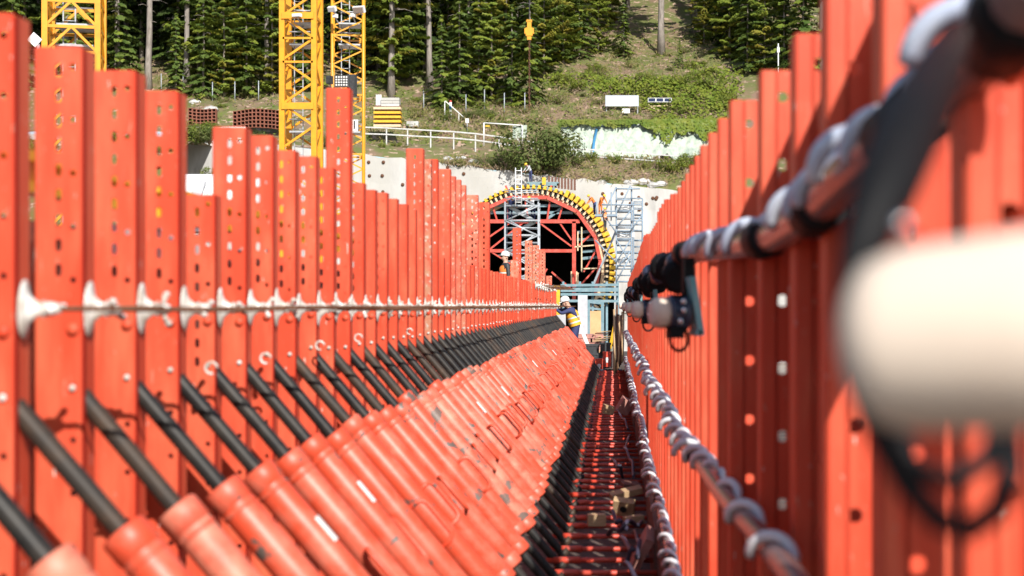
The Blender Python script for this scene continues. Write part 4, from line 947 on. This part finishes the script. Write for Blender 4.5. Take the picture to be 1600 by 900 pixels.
flood('small white lamp below the left floodlight', 524, 25, 79.2, M_white, M_white, (.2, .2, .2), 0); flood('small white lamp below the right floodlight', 552, 24, 79.2, M_white, M_white, (.24, .2, .2), 0)
flood('white lamp on the middle crane frame', 464, 24, 74.6, M_white, M_white, (.45, .2, .16), 0)
flood('black lamp bank on the left of the slim crane', 515, 125, 78.5, M_blackbox, M_blackbox, (.24, .3, .42), 0); flood('black lamp bank on the right of the slim crane', 550, 134, 78.7, M_blackbox, M_blackbox, (.42, .4, 1.1), 0)
o = flood; o = thing('lamp_bank', 'dark panel of white round lamps on the slim crane', 'lamp bank', P(534, 127, 78.4))
b = MB(); b.box((0, 0, 0), (.75, .16, .6)); bpart('housing', b, M_blackbox, o)
b = MB(); b.lathe([(0, .045), (.02, .045)], (0, 0, 0), (0, -1, 0), 8); lm = b.mesh('lamp', M_white)
for i in range(5):
    for j in range(4): part('lamp', lm, o, (-.26 + .13 * i, -.082, -.2 + .135 * j))
# number sign
o = thing('number_sign', 'white sign with black numeral 1 on the slim crane', 'sign', P(554, 196, 79.4))
b = MB(); b.box((0, 0, 0), (.36, .04, .60)); bpart('board', b, M_white, o)
fc = bpy.data.curves.new('numeral', 'FONT'); fc.body = '1'; fc.size = .62; fc.align_x = 'CENTER'; fc.align_y = 'CENTER'; fc.extrude = .006
fo = bpy.data.objects.new('tmp', fc); COL.objects.link(fo)
me = bpy.data.meshes.new_from_object(fo.evaluated_get(bpy.context.evaluated_depsgraph_get())); bpy.data.objects.remove(fo)
me.materials.clear(); me.materials.append(M_hole); part('numeral', me, o, (0, -.03, 0), (R(90), 0, 0))
b = MB(); b.tube([(-.2, .05, .1), (.3, .3, .1)], .02, 6); bpart('bracket', b, M_scaf, o)
# hanging hook block
o = thing('hook_block', 'yellow crane hook block hanging above the trees with a rusty chain', 'crane hook', P(827, 50, 95))
b = MB(); b.box((0, 0, 0), (.42, .3, .5)); b.box((0, 0, .42), (.26, .2, .42)); b.box((0, 0, .68), (.34, .2, .14)); b.box((-.24, 0, .05), (.10, .28, .34)); b.box((.24, 0, .05), (.10, .28, .34)); b.box((0, 0, -.36), (.26, .22, .26)); bpart('block_body', b, M_yellow, o)
b = MB(); b.tube([(0, 0, .7), (0, 0, 8)], .03, 6); bpart('hoist_rope', b, M_dkgrey, o)
b = MB()
for k in range(36): 
    z = -.55 - .12 * k; r_ = .045
    b.tube([(r_ * math.cos(t) * (k % 2), r_ * math.cos(t) * (1 - k % 2), z + .085 * math.sin(t)) for t in [i * math.pi / 4 for i in range(8)]], .02, 5, closed=True)
bpart('chain', b, M_rod, o)

# ------------------------------------------------------------------ vegetation
def leaf(b, c, s, nrm, rnd, asp=.6):
    nrm = nrm.normalized(); t = nrm.cross(Vector((rnd.uniform(-1, 1), rnd.uniform(-1, 1), rnd.uniform(-1, 1))))
    if t.length < 1e-3: return
    t.normalize(); q = nrm.cross(t); h = s * asp
    b.poly([c + t * s, c + q * h * rnd.uniform(.6, 1), c - t * s * rnd.uniform(.7, 1), c - q * h])
def crown(seed, H, Rr, zb, n, leafs, kind, mats):
    rnd = random.Random(seed); b = MB(); nl = max(10, int((H - zb) / (.80 if kind == 'beech' else .72))); per = n // (nl * 6)
    for L in range(nl):
        t = L / (nl - 1); z = zb + (H - zb) * t
        if kind == 'spruce': rad = Rr * (1 - t) ** .75 * rnd.uniform(.75, 1.15) + .25
        else: rad = Rr * (math.sin(math.pi * min(1, .12 + .8 * t)) ** .6) * rnd.uniform(.6, 1.2)
        nb = rnd.randint(5, 8)
        for k in range(nb):
            a = 2 * math.pi * (k + rnd.random()) / nb; ln = rad * rnd.uniform(.6, 1.15)
            dz = (-.28 if kind == 'spruce' else rnd.uniform(-.12, .25)) * ln
            zz = z + rnd.uniform(-.25, .25)
            d = Vector((math.cos(a), math.sin(a), 0)); s = Vector((-d.y, d.x, 0))
            q_ = rnd.random(); mi = 0 if q_ < .55 else (1 if q_ < .85 else 2)
            bt = Vector((rnd.uniform(-.4, .4), rnd.uniform(-.55, .15), 0))
            cnt = int(per * 6 / nb * (.4 + .8 * ln / max(Rr, .1)))
            for _ in range(cnt):
                f = rnd.random() ** .6
                lat = rnd.uniform(-1, 1) * (.12 + .42 * ln * f * (1.15 - f))
                c = d * (ln * f) + s * lat + Vector((0, 0, zz + dz * f * f - abs(lat) * .30 + rnd.uniform(-.06, .06)))
                nv = Vector((d.x * .85 + rnd.uniform(-.28, .28), d.y * .85 + rnd.uniform(-.28, .28), 1.0 if rnd.random() < .85 else .2)) + bt
                leaf(b, c, leafs * rnd.uniform(.6, 1.25), nv, rnd)
                b.m[-1] = mi
    return b.mesh('crown', mats)
def trunk(seed, H, r0, lean=0):
    rnd = random.Random(seed); b = MB(); k = 9
    pts = [(lean * (i / k) * H + rnd.uniform(-.04, .04), rnd.uniform(-.04, .04), H * i / k - .5 * (i == 0)) for i in range(k + 1)]
    b.tube(pts, [r0 * (1.45 if i == 0 else 1) * (1 - .6 * i / k) for i in range(k + 1)], 9)
    for i in range(int(H * .7)):
        z = rnd.uniform(H * .25, H * .95); a = rnd.uniform(0, 6.28); l = rnd.uniform(.7, 2.0)
        p = Vector((lean * z, 0, z)); b.tube([p, p + Vector((math.cos(a) * l * .6, math.sin(a) * l * .6, .05 * l)), p + Vector((math.cos(a) * l, math.sin(a) * l, -.1 * l))], [.05, .03, .012], 5)
    return b.mesh('trunk', M_bark)
SPR = [crown(10 + i, 15 + i, 3.0, .6, 6200, .26, 'spruce', [M_spruce, M_beech, M_spruce]) for i in range(3)]
SPT = [trunk(20 + i, 15 + i, .16) for i in range(3)]
BEE = [crown(30 + i, 13 + i, 4.2, .8, 6800, .275, 'beech', [M_beech, M_beech2, M_spruce]) for i in range(3)]
BET = [trunk(40 + i, 12.5 + i, .17) for i in range(3)]
TAL = [crown(50 + i, 27, 4.6, 10.5 + i * 2, 7000, .30, 'spruce' if i else 'beech', [M_spruce, M_beech, M_spruce] if i else [M_beech, M_spruce, M_beech2]) for i in range(3)]
TAT = [trunk(60 + i, 26, .29, (0, .02, -.015)[i]) for i in range(3)]
DRK = [crown(70 + i, 19, 3.6, 1.5, 5500, .30, 'spruce', [M_shadespr, M_shadespr, M_spruce]) for i in range(2)]
DRT = [trunk(80 + i, 19, .2) for i in range(2)]
def tree(kind, k, p, label, cat, group, s=1.0, rz=None, sz=None):
    cr, tr = {'s': (SPR, SPT), 'b': (BEE, BET), 't': (TAL, TAT), 'd': (DRK, DRT)}[kind]
    o = thing({'s': 'spruce_tree', 'b': 'beech_tree', 't': 'tall_tree', 'd': 'spruce_tree'}[kind], label, cat, p, group, None, random.uniform(0, 6.28) if rz is None else rz)
    o.scale = (s, s, sz or s); part('trunk', tr[k % len(tr)], o); part('crown', cr[k % len(cr)], o); return o
edge = [  # u, v of the foot, kind, size
    (20, 150, 's', 1.0), (120, 150, 'b', .9), (185, 135, 's', .95), (275, 150, 's', .55), (318, 152, 's', .80), (350, 150, 'b', .72), (385, 150, 's', .85), (425, 150, 'b', .85),
    (310, 120, 'b', .95), (372, 118, 's', 1.05), (480, 140, 's', .9), (560, 120, 'b', .95), (612, 140, 'b', 1.0), (640, 118, 's', 1.0), (585, 60, 'b', 1.1), (690, 172, 's', .62), (718, 160, 's', .72), (700, 110, 'b', .95), (748, 150, 's', .85),
    (768, 158, 'b', .70), (800, 165, 's', .66), (828, 160, 's', .72), (850, 118, 'b', .75), (880, 100, 'b', .72), (905, 90, 's', .60), (935, 84, 'b', .55), (975, 92, 's', .45), (790, 90, 'b', 1.0), (842, 62, 's', .95), (900, 52, 'b', .9), (950, 40, 'b', .8),
    (1062, 105, 's', .20), (1100, 70, 'b', .55), (1140, 95, 'b', .72), (1168, 112, 's', .70), (1195, 118, 'b', .72), (1225, 120, 's', .8), (1255, 125, 's', .95), (1290, 125, 'b', 1.0), (1150, 50, 's', .9), (1215, 60, 'b', 1.0), (1330, 120, 's', 1.0)]
edge.sort()
for i, (u, v, kd, s) in enumerate(edge):
    p = on_hill(u, v); p.z -= .15
    tree(kd, i, p, '%s young %s at the wood edge, %s counted from the left' % ('dark green' if kd == 's' else 'light green leafy', 'spruce' if kd == 's' else 'beech', nth(i + 1)), 'tree', 'young trees along the wood edge', s * 1.0)
tall = [(85, 140, .7), (104, 135, .6), (183, 130, .75), (197, 90, .7), (232, 142, 1.05), (243, 68, .8), (292, 132, .75), (318, 118, .55), (333, 112, .55), (365, 105, .5), (417, 148, .7), (612, 150, 1.15), (672, 132, .95), (690, 60, 1.35), (870, 70, .7), (806, 60, .9), (1033, 84, 1.35), (1085, 25, .7), (1130, 20, 1.0), (1285, 130, 1.25), (1180, 40, .9), (980, 15, .9), (750, 50, .9), (540, 70, .9), (470, 60, .8), (20, 60, 1.0)]
tall.sort()
for i, (u, v, s) in enumerate(tall):
    p = on_hill(u, v); p.z -= .1
    o = tree('t', 1 if u == 672 else (2 if u == 232 else 0), p, 'tall bare-stemmed tree with grey trunk, %s counted from the left' % nth(i + 1), 'tree', 'tall bare-stemmed trees on the hill', .95 + .1 * random.random(), math.pi if u == 672 else None)
    o.scale = (o.scale[0] * (.6 + .5 * s), o.scale[1] * (.6 + .5 * s), o.scale[2])
rnd = random.Random(5); back = []
for row, y in enumerate((166, 176, 187, 199, 214)):
    x0, x1 = (-50 - y) / F * y - 8, 520 / F * y + 6
    x0 = (-80 - U0) / F * y; x1 = (1500 - U0) / F * y; x = x0 + rnd.uniform(0, 3)
    while x < x1:
        yy = y + rnd.uniform(-4, 4); u = U0 + x / yy * F
        if not (895 < u < 1125 and yy < 190): back.append((u, x, yy))
        x += rnd.uniform(3.4, 5.4)
back.sort()
for i, (u, x, y) in enumerate(back):
    tree('d', i, Vector((x, y, CZ + hill(x, y) - .2)), 'shaded dark spruce deep in the wood, %s counted from the left' % nth(i + 1), 'tree', 'shaded spruces deep in the wood', rnd.uniform(.95, 1.2)) if i < 99 else None

# shrubs
def bush(seed, n, ls, mats):
    r_ = random.Random(seed); b = MB()
    cl = [(Vector((r_.uniform(-.7, .7), r_.uniform(-.7, .7), r_.uniform(.15, .75))), r_.uniform(.22, .5)) for _ in range(15)]
    for _ in range(n):
        c, rr = r_.choice(cl); d = Vector((r_.gauss(0, 1), r_.gauss(0, 1), r_.gauss(0, 1))).normalized()
        p = c + d * rr * r_.uniform(.5, 1.0); p.z = max(.02, p.z); leaf(b, p, ls * r_.uniform(.6, 1.3), d + Vector((0, 0, .5)) + Vector((r_.uniform(-.5, .5), r_.uniform(-.5, .5), 0)), r_); b.m[-1] = 0 if r_.random() < .75 else 1
    return b.mesh('foliage', mats)
def stems(seed):
    r_ = random.Random(seed); b = MB()
    for _ in range(14):
        a = r_.uniform(0, 6.28); l = r_.uniform(.4, .8); b.tube([(0, 0, -.1), (math.cos(a) * l * .4, math.sin(a) * l * .4, l * .6), (math.cos(a) * l * .8, math.sin(a) * l * .8, l * 1.15)], [.03, .02, .006], 5)
    return b.mesh('stems', M_twig)
BU = [bush(90, 3200, .043, [M_shrub, M_spruce]), bush(91, 1500, .055, [M_ivy, M_weed]), bush(92, 1100, .05, [M_weed, M_dry])]; ST = [stems(95), stems(96)]
shr = [(838, 268, 4.3, 0, 'large dark round bush above the tunnel arch'), (795, 266, 2.0, 0, 'dark bush left of the large round bush above the arch'), (882, 262, 1.9, 0, 'bush right of the large round bush above the arch'), (860, 240, 2.2, 0, 'bush behind the large round bush'),
       (1048, 270, 1.5, 1, 'green bush above the wall beside the right red posts'), (1075, 262, 1.5, 1, 'bush half behind the right red posts above the wall'), (672, 212, 1.1, 1, 'weedy bush over the white railing'), (655, 185, 1.2, 2, 'low bush by the concrete block'), (700, 188, 1.3, 2, 'yellow-green bush below the white post'),
       (735, 186, 1.0, 0, 'dark bush near the round sign'), (596, 230, .5, 1, 'small tuft on the wall ledge, left one of three'), (619, 230, .55, 1, 'small tuft on the wall ledge, middle one of three'), (634, 232, .5, 2, 'small tuft on the wall ledge, right one of three'),
       (320, 240, 1.6, 1, 'green bush seen through the gap over the short red post'), (305, 232, 1.4, 2, 'yellowish bush at the left of the gap over the short post'), (400, 235, 1.2, 0, 'bush between the post tops and the middle crane'), (505, 230, 1.3, 0, 'dark bush between the two right cranes'),
       (925, 250, .9, 1, 'green bush below the tarp, left'), (960, 255, .8, 1, 'green bush below the tarp, middle'), (1005, 262, 1.0, 2, 'dry bush on the bank below the tarp'), (715, 262, 1.0, 2, 'dry bush on the bank left of the arch'), (760, 262, 1.1, 0, 'dark bush on the bank left of the stair ladder'),
       (905, 140, 1.2, 1, 'bush on the slope above the white board, left'), (935, 120, 1.3, 2, 'pale bush on the open slope, upper'), (1010, 130, 1.3, 1, 'bush on the slope above the solar panels'), (1065, 135, 1.4, 1, 'bush on the slope right of the solar panels'), (1110, 140, 1.7, 1, 'bright bush beside the right posts on the slope'), (1135, 165, 1.5, 1, 'lower bright bush beside the right posts'), (870, 160, 1.3, 2, 'dry bush left of the white board'), (880, 130, 1.2, 1, 'bush on the slope below the young trees'), (985, 105, 1.1, 2, 'bush left of the grey trunk foot'), (1085, 110, 1.2, 1, 'bush right of the grey trunk foot')]
for i, (u, v, s, k, lab) in enumerate(shr):
    p = on_hill(u, v); o = thing('bush', lab, 'bush', (p.x, p.y, p.z - .1), 'bushes on the banks', None, i * 1.3); o.scale = (s, s, s * .95)
    part('foliage', BU[k], o); part('stems', ST[i % 2], o)
rs_ = random.Random(12); more = []
for _ in range(64):
    a = rs_.random()
    if a < .45: more.append((rs_.uniform(865, 1130), rs_.uniform(70, 190)))
    elif a < .75: more.append((rs_.uniform(640, 860), rs_.uniform(150, 205)))
    elif a < .9: more.append((rs_.uniform(690, 1080), rs_.uniform(246, 285)))
    else: more.append((rs_.uniform(240, 460), rs_.uniform(140, 170)))
more.sort()
for i, (u, v) in enumerate(more):
    p = on_hill(u, v); o = thing('bush', 'low wild bush scattered on the slopes, %s counted from the left' % nth(i + 1), 'bush', (p.x, p.y, p.z - .12), 'low wild bushes on the slopes', None, i * 2.1)
    q = rs_.uniform(.45, 1.15); o.scale = (q * rs_.uniform(.9, 1.5), q, q * rs_.uniform(.6, .95)); part('foliage', BU[rs_.choice((0, 1, 1, 2, 2))], o); part('stems', ST[i % 2], o)
# ground cover
def cover(name, label, m, regions, seed, ls, up=1.0, asp=.5, zr=(0, .35)):
    r_ = random.Random(seed); b = MB()
    for (u0, u1, v0, v1, n) in regions:
        for _ in range(n):
            u, v = r_.uniform(u0, u1), r_.uniform(v0, v1)
            if math.sin(u * .09 + seed) * math.sin(v * .13 + u * .03) < r_.uniform(-1.1, .35) - .1: pass
            elif r_.random() < .45: continue
            p = on_hill(u, v); p.z += r_.uniform(*zr)
            p += Vector((r_.uniform(-.5, .5), r_.uniform(-.6, .6), 0))
            nv = Vector((r_.uniform(-.7, .7), r_.uniform(-1, .2), up)); leaf(b, p, ls * r_.uniform(.5, 1.3), nv, r_, asp)
    return stuff(name, b.mesh(name, m), label)
cover('ivy', 'bright green ivy over the slope behind the white board', M_ivy, [(930, 1070, 128, 151, 3000), (1000, 1150, 140, 180, 4200), (1020, 1130, 186, 214, 1800), (1080, 1160, 110, 150, 900), (850, 950, 120, 142, 700)], 1, .20, .6, .75, (.05, .7))
cover('dry_grass', 'dry yellow grass and litter on the open slope', M_dry, [(850, 1130, 60, 195, 4200), (560, 860, 160, 205, 2600), (240, 460, 120, 170, 900), (570, 800, 205, 225, 700), (690, 1080, 245, 290, 2600), (240, 300, 60, 140, 500)], 2, .24, .1, .22, (0, .4))
cover('green_weeds', 'green weeds on the slope and terrace', M_weed, [(860, 1130, 40, 195, 4600), (560, 860, 140, 205, 2800), (570, 860, 208, 230, 900), (700, 1085, 240, 275, 900), (290, 440, 150, 235, 700)], 3, .17, .7, .5, (0, .35))
cover('twigs', 'brown brushwood and litter on the banks', M_twig, [(690, 1080, 245, 292, 3000), (830, 1110, 140, 196, 2600), (640, 860, 165, 205, 1500), (880, 1110, 50, 130, 1300), (240, 440, 100, 160, 500)], 4, .26, .2, .14, (0, .35))
def hang(name, label, m, regions, seed, ls):
    r_ = random.Random(seed); b = MB()
    for (u0, u1, v0, v1, n) in regions:
        for _ in range(n):
            u = r_.uniform(u0, u1); f = r_.random() ** 1.6; low = (v1 - v0) * (.45 + .55 * abs(math.sin(u * .11) * math.sin(u * .037 + 1)))
            v = v0 + low * f; p = P(u, v, 141.5 - 3.0 * (v - 196) / 50); p.y -= r_.uniform(.25, .7)
            leaf(b, p, ls * r_.uniform(.5, 1.3), Vector((r_.uniform(-.6, .6), -1, r_.uniform(0, .9))), r_, .75)
    return stuff(name, b.mesh(name, m), label)
hang('hanging_ivy', 'ivy hanging over the right part of the pale tarp', M_ivy, [(1022, 1135, 188, 226, 1700), (1005, 1040, 190, 204, 250)], 21, .19)
hang('overhanging_weeds', 'weeds drooping over the top edge of the pale tarp', M_weed, [(872, 1030, 189, 201, 900), (968, 985, 188, 206, 120)], 22, .17)
# rocks along the wall crest
for k, (u, v, s) in enumerate(((985, 287, .45), (1005, 285, .5), (1020, 292, .4), (940, 288, .35), (1032, 290, .4), (700, 250, .4), (720, 248, .35), (740, 253, .35), (330, 172, .5), (305, 160, .4))):
    r_ = random.Random(k); b = MB(); b.ball((0, 0, 0), 1, 9); b.v = [tuple(Vector(q) * r_.uniform(.8, 1.15)) for q in b.v]; b.s = [False] * len(b.s)
    p = on_hill(u, v); o = thing('boulder', 'pale boulder on the bank above the wall, %s of ten' % nth(k + 1), 'rock', p, 'boulders on the bank', b.mesh('boulder', M_conc)); o.scale = (s * 1.5, s, s * .7)

# ------------------------------------------------------------------ things on the terrace and slope
def hilly(u, v, dz=0): p = on_hill(u, v); p.z += dz; return p
# white timber railing
pts = [(570, 200, 222), (604, 201, 226), (637, 203, 227), (673, 205, 229), (709, 207, 231), (743, 210, 234), (780, 215, 240), (812, 220, 240), (850, 226, 244), (898, 235, 250), (925, 235, 253), (957, 238, 257), (992, 240, 256), (1030, 243, 258), (1090, 247, 262)]
YR = 137.6
o = thing('guard_railing', 'white guard railing along the terrace edge above the wall', 'railing', P(570, 222, YR)); o0 = o.location.copy()
tops = [P(u, v, YR) for u, v, _ in pts]
for i, t in enumerate(tops):
    zb = CZ + hill(t.x, YR) - .3; b = MB(); b.box((t.x - o0.x, 0, (t.z + zb) / 2 - o0.z), (.11, .12, t.z - zb)); bpart('railing_post', b, M_rail, o)
for a, c in zip(tops, tops[1:]):
    for dz in (.06, -.52): b = MB(); b.beam(a - o0 + Vector((0, -.08, dz)), c - o0 + Vector((0, -.08, dz)), .06, .115, 0, (0, 0, 1)); bpart('rail', b, M_rail, o)
# stacks of timber beams
o = thing('beam_stack', 'yellow edged timber beam stack on the terrace', 'timber stack', P(606, 200, 141)); wd = P(628, 0, 141).x - P(586, 0, 141).x
for k in range(5):
    b = MB(); b.box((0, 0, .17 + k * .40), (wd, 1.0, .22)); bpart('beam', b, M_yelform if k in (1, 2, 3) else M_creamrib, o)
    b = MB(); b.box((0, .1, .37 + k * .40), (wd * .96, .8, .16)); bpart('spacer', b, M_brown, o)
for k in range(3): b = MB(); b.box((.25, .1, 2.08 + k * .27), (wd * .68, .9, .24)); bpart('grey_plank', b, M_conc, o)
b = MB(); b.box((-wd * .34, 0, 2.5), (.5, .1, 1.1)); bpart('white_board', b, M_white, o)
def trays(label, u0, u1, v0, v1, y, bendv):
    a, c = P(u0, v1, y), P(u1, v0, y); nx_, nz = int((u1 - u0) / 6), 5; dx, dz = (c.x - a.x) / nx_, (c.z - a.z) / nz
    o = thing('clay_block_stack', label, 'block stack', (a.x, y, a.z), 'clay block stacks on the terrace')
    b = MB(); t = .035
    for s in ((0, 0, dx, t), (0, dz - t, dx, t), (0, 0, t, dz), (dx - t, 0, t, dz)): b.box((s[0] + s[2] / 2, .3, s[1] + s[3] / 2), (s[2], .6, s[3]))
    b.box((dx / 2, .58, dz / 2), (dx, .04, dz), 1); me = b.mesh('clay_block', [M_clay, M_hole])
    for i in range(nx_):
        for j in range(nz): part('clay_block', me, o, (i * dx * 1.01, .1 * math.sin(i), j * dz * 1.01 + bendv * ((i / nx_ - .5) ** 2)))
    return o
trays('left stack of red hollow clay blocks on the terrace', 294, 337, 171, 197, 143, .5); trays('right stack of red hollow clay blocks by the middle crane', 364, 436, 170, 199, 142, -.9)
# banner
o = thing('site_banner', 'white banner with yellow and blue drawing above the short red post', 'banner', P(341, 208, 134.5))
wd, hh = 4.8, 1.1
b = MB(); b.box((0, 0, 0), (wd, .05, hh)); bpart('banner_sheet', b, M_white, o)
b = MB(); b.box((-1.55, -.035, 0), (.75, .02, .5)); bpart('yellow_print', b, M_creamrib, o)
for k in range(6): b = MB(); b.box((-.75 + .2 * (k % 3), -.035, .14 - .24 * (k // 3)), (.17, .02, .16)); bpart('blue_print', b, M_bluep, o)
for x in (-2.2, 0, 2.2): b = MB(); b.box((x, .08, -1.6), (.1, .1, 3.2)); bpart('banner_post', b, M_scaf, o)
# concrete block, white post, round sign, goal frame
boxes('concrete_block', 'grey concrete block on the terrace behind the railing', 'block', hilly(645, 200, .3), (1.1, .6, .5), M_conc)
o = thing('survey_pillar', 'white pillar with blue band behind the terrace bushes', 'pillar', hilly(704, 187)); b = MB(); b.tube([(0, 0, 0), (0, 0, 1.65)], .12, 10); bpart('pillar', b, M_white, o)
b = MB(); b.tube([(0, 0, .9), (0, 0, 1.3)], .125, 10); bpart('blue_band', b, M_bluep, o); b = MB(); b.ball((0, 0, 1.72), .13, 8); bpart('cap', b, M_steelred, o)
b = MB(); y_ = o.location.y - .3; b.beam(P(696, 158, y_), P(728, 186, y_), .08, .12, 0, (0, 1, 0)); b.beam(P(695, 158, y_), P(695, 188, y_), .08, .08, 0, (0, 1, 0)); b.beam(P(717, 178, y_), P(717, 190, y_), .06, .06, 0, (0, 1, 0)); thing('stair_handrail', 'white slanting handrail beside the white pillar', 'handrail', (0, 0, 0), None, b.mesh('stair_handrail', M_white))
o = thing('round_sign', 'small white sign on a post behind the railing', 'sign', hilly(730, 206)); b = MB(); b.tube([(0, 0, 0), (0, 0, 1.0)], .04, 6); bpart('post', b, M_scaf, o); b = MB(); b.box((0, -.05, 1.0), (.32, .04, .42)); bpart('face', b, M_white, o)
o = thing('pipe_frame', 'white goal-like pipe frame behind the railing', 'pipe frame', P(756, 226, 139.5)); o0 = o.location
for a, c in (((756, 192), (756, 228)), ((756, 192), (816, 196)), ((816, 196), (816, 228))): b = MB(); b.tube([P(*a, 139.5) - o0, P(*c, 139.5) - o0], .06, 8); bpart('tube', b, M_white, o)
b = MB(); b.box((0, 0, 0), (.4, .03, .12)); bpart('yellow_tag', b, M_yelform, o, loc=tuple(P(762, 197, 139.4) - o0))
b = MB()
for i in range(6):
    for j in range(6): b.v.append((i * .26, .12 * math.sin(i * 1.7 + j), -j * .24 - .05 * math.sin(i)))
for i in range(5):
    for j in range(5): b.face((i * 6 + j, (i + 1) * 6 + j, (i + 1) * 6 + j + 1, i * 6 + j + 1), 0, True)
thing('plastic_sheet', 'pale plastic sheet hung beside the white pipe frame', 'sheet', P(801, 196, 139.7), None, b.mesh('plastic_sheet', M_tarp))
# fence posts and wires
fp = [(252, 146), (286, 145), (332, 160), (367, 160), (662, 175), (728, 180), (757, 172), (788, 178), (404, 158), (820, 178)]
fp.sort()
for k, (u, v) in enumerate(fp):
    p = hilly(u, v); b = MB(); b.tube([(0, 0, -.2), (0, 0, 2.0)], .05, 7); thing('fence_post', 'thin pale fence post at the foot of the wood, %s from the left' % nth(k + 1), 'fence post', p, 'pale fence posts at the foot of the wood', b.mesh('fence_post', M_scaf))
# white board, box and solar panels on the slope
p = hilly(971, 176); o = thing('notice_board', 'pale blue-white board half grown over with ivy', 'board', p); y_ = p.y - .3
a, c = P(946, 166, y_) - p, P(998, 149, y_) - p
b = MB(); b.box((a + c) / 2, (c.x - a.x, .06, c.z - a.z)); bpart('board_face', b, M_board, o)
for x in (a.x + .1, c.x - .1): b = MB(); b.box((x, .08, -.2), (.09, .09, 2.2)); bpart('board_post', b, M_scaf, o)
p = hilly(978, 180); boxes('electric_cabinet', 'small white box below the pale blue-white board', 'cabinet', (p.x, y_ - .4, p.z + .35), (.75, .35, .45), M_white)
p = hilly(1030, 176); y_ = p.y - .2; o = thing('solar_array', 'row of three dark solar panels on a timber frame', 'solar panel', p)
for k in range(3):
    q = P(1018.5 + 12.5 * k, 156.5, y_) - p; b = MB(); b.box((0, 0, 0), (.70, .05, .42)); pn = bpart('panel', b, M_solar, o, loc=tuple(q)); pn.rotation_euler = (R(-25), 0, 0)
    b = MB()
    for s in ((0, .22, .74, .04), (0, -.22, .74, .04), (.36, 0, .04, .46), (-.36, 0, .04, .46)): b.box((s[0], -.01, s[1]), (s[2], .06, s[3]))
    bpart('panel_frame', b, M_white, pn)
for a, c in (((1012, 166), (1050, 165)), ((1013, 166), (1048, 180)), ((1014, 163), (1014, 178)), ((1047, 163), (1047, 182))): b = MB(); b.beam(P(*a, y_) - p, P(*c, y_) - p, .09, .12, 0, (0, 1, 0)); bpart('frame_timber', b, M_creamrib, o)
# tarp slope
b = MB(); nu, nv = 40, 10
for i in range(nu + 1):
    for j in range(nv + 1):
        u = 876 + 256 * i / nu; v = 197 + 2.2 * math.sin(i * .9) + 2 * math.sin(i * 2.3 + 1) - 3 * math.sin(math.pi * i / nu) + (248 - 196 + 4 * math.sin(i * .7)) * j / nv; y = 141.8 - 3.2 * j / nv
        q = P(u, v, y); q.y += .34 * math.sin(i * 2.1 + j * 1.4) + .22 * math.sin(i * .8 - j * 1.7) + .07 * math.sin(i * 3.7 - j * 2.2); b.v.append(tuple(q))
for i in range(nu):
    for j in range(nv): k = i * (nv + 1) + j; b.face((k, k + 1, k + nv + 2, k + nv + 1), 0, True)
thing('slope_tarp', 'pale green plastic tarp draped over the bank behind the railing', 'tarp', (0, 0, 0), None, b.mesh('slope_tarp', M_tarp))
b = MB(); b.tube([P(932, 203, 141.2), P(928, 222, 139.6), P(926, 240, 138.2)], .13, 9); thing('drain_pipe', 'blue pipe lying down the pale green tarp', 'pipe', (0, 0, 0), None, b.mesh('drain_pipe', M_bluep))
p = hilly(1216, 135); b = MB(); b.tube([(0, 0, -.2), (0, 0, P(0, 68, p.y).z - p.z)], .06, 7); o = thing('marker_pole', 'thin white pole with small box beside the right posts', 'pole', p, None, b.mesh('marker_pole', M_white)); b = MB(); b.box((0, -.05, P(0, 78, p.y).z - p.z), (.25, .15, .55)); bpart('pole_box', b, M_white, o)
# white tank roof seen through the gap over the short post
o = thing('tank_container', 'white rounded tank seen through the gap above the short red post', 'tank', P(313, 320, 46)); b = MB()
b.lathe([(0, .2), (.04, .62), (.12, .75), (2.9, .75), (2.98, .62), (3.0, .2)], (-1.2, .0, .18), (1, .1, 0), 24); bpart('tank_shell', b, M_white, o)
b = MB(); b.box((.12, -.66, .42), (.30, .12, .55), 0, Matrix.Rotation(.3, 3, 'Y')); bpart('hatch', b, M_grey, o)
b = MB(); b.box((.2, 0, -.7), (2.4, 1.2, .25)); bpart('saddle', b, M_dkgrey, o)
for x in (-.7, 1.2): b = MB(); b.box((x, 0, -2.0), (.25, 1.0, 2.6)); bpart('stand', b, M_dkgrey, o)
# small tilted white plate at the left crane
o = thing('white_plate', 'small tilted white plate with a ring left of the left crane', 'plate', P(54, 62, 30)); b = MB(); b.box((0, 0, 0), (.22, .02, .20), 0, Matrix.Rotation(R(42), 3, 'Y')); bpart('plate_face', b, M_white, o)
b = MB(); b.tube([(.04 * math.cos(t * .7), -.014, .04 * math.sin(t * .7)) for t in range(9)], .006, 5, closed=True); bpart('ring_mark', b, M_grey, o)
b = MB(); b.tube([(.06, .03, -.08), (.06, .03, -o.location.z)], .03, 7); bpart('pole', b, M_scaf, o)

# container and stores behind the left row
for k in range(26):
    u = 15 + 13.0 * k; y = 118 + 9 * random.random(); x = (u - U0) / F * y
    if x > -34: y = 128; x = (u - U0) / F * y
    q = thing('bush', 'bush on the earth bank behind the left row, %s from the left' % nth(k + 1), 'bush', (x, y, mound(x, y) - .2), 'bushes on the left earth bank', None, k); sc_ = random.uniform(1.0, 1.9)
    q.scale = (sc_, sc_, sc_ * .8); part('foliage', BU[k % 3], q); part('stems', ST[k % 2], q)

# grassy verge on the right of the site, glimpsed through the holes of the right posts
r_ = random.Random(9); b = MB()
for _ in range(5000): leaf(b, Vector((r_.uniform(2.6, 10), r_.uniform(24, 75), r_.uniform(0, 1.2))), r_.uniform(.12, .3), Vector((r_.uniform(-.6, .6), r_.uniform(-1, 0), 1)), r_)
stuff('verge_plants', b.mesh('verge_plants', M_weed), 'green weeds along the right edge of the site')
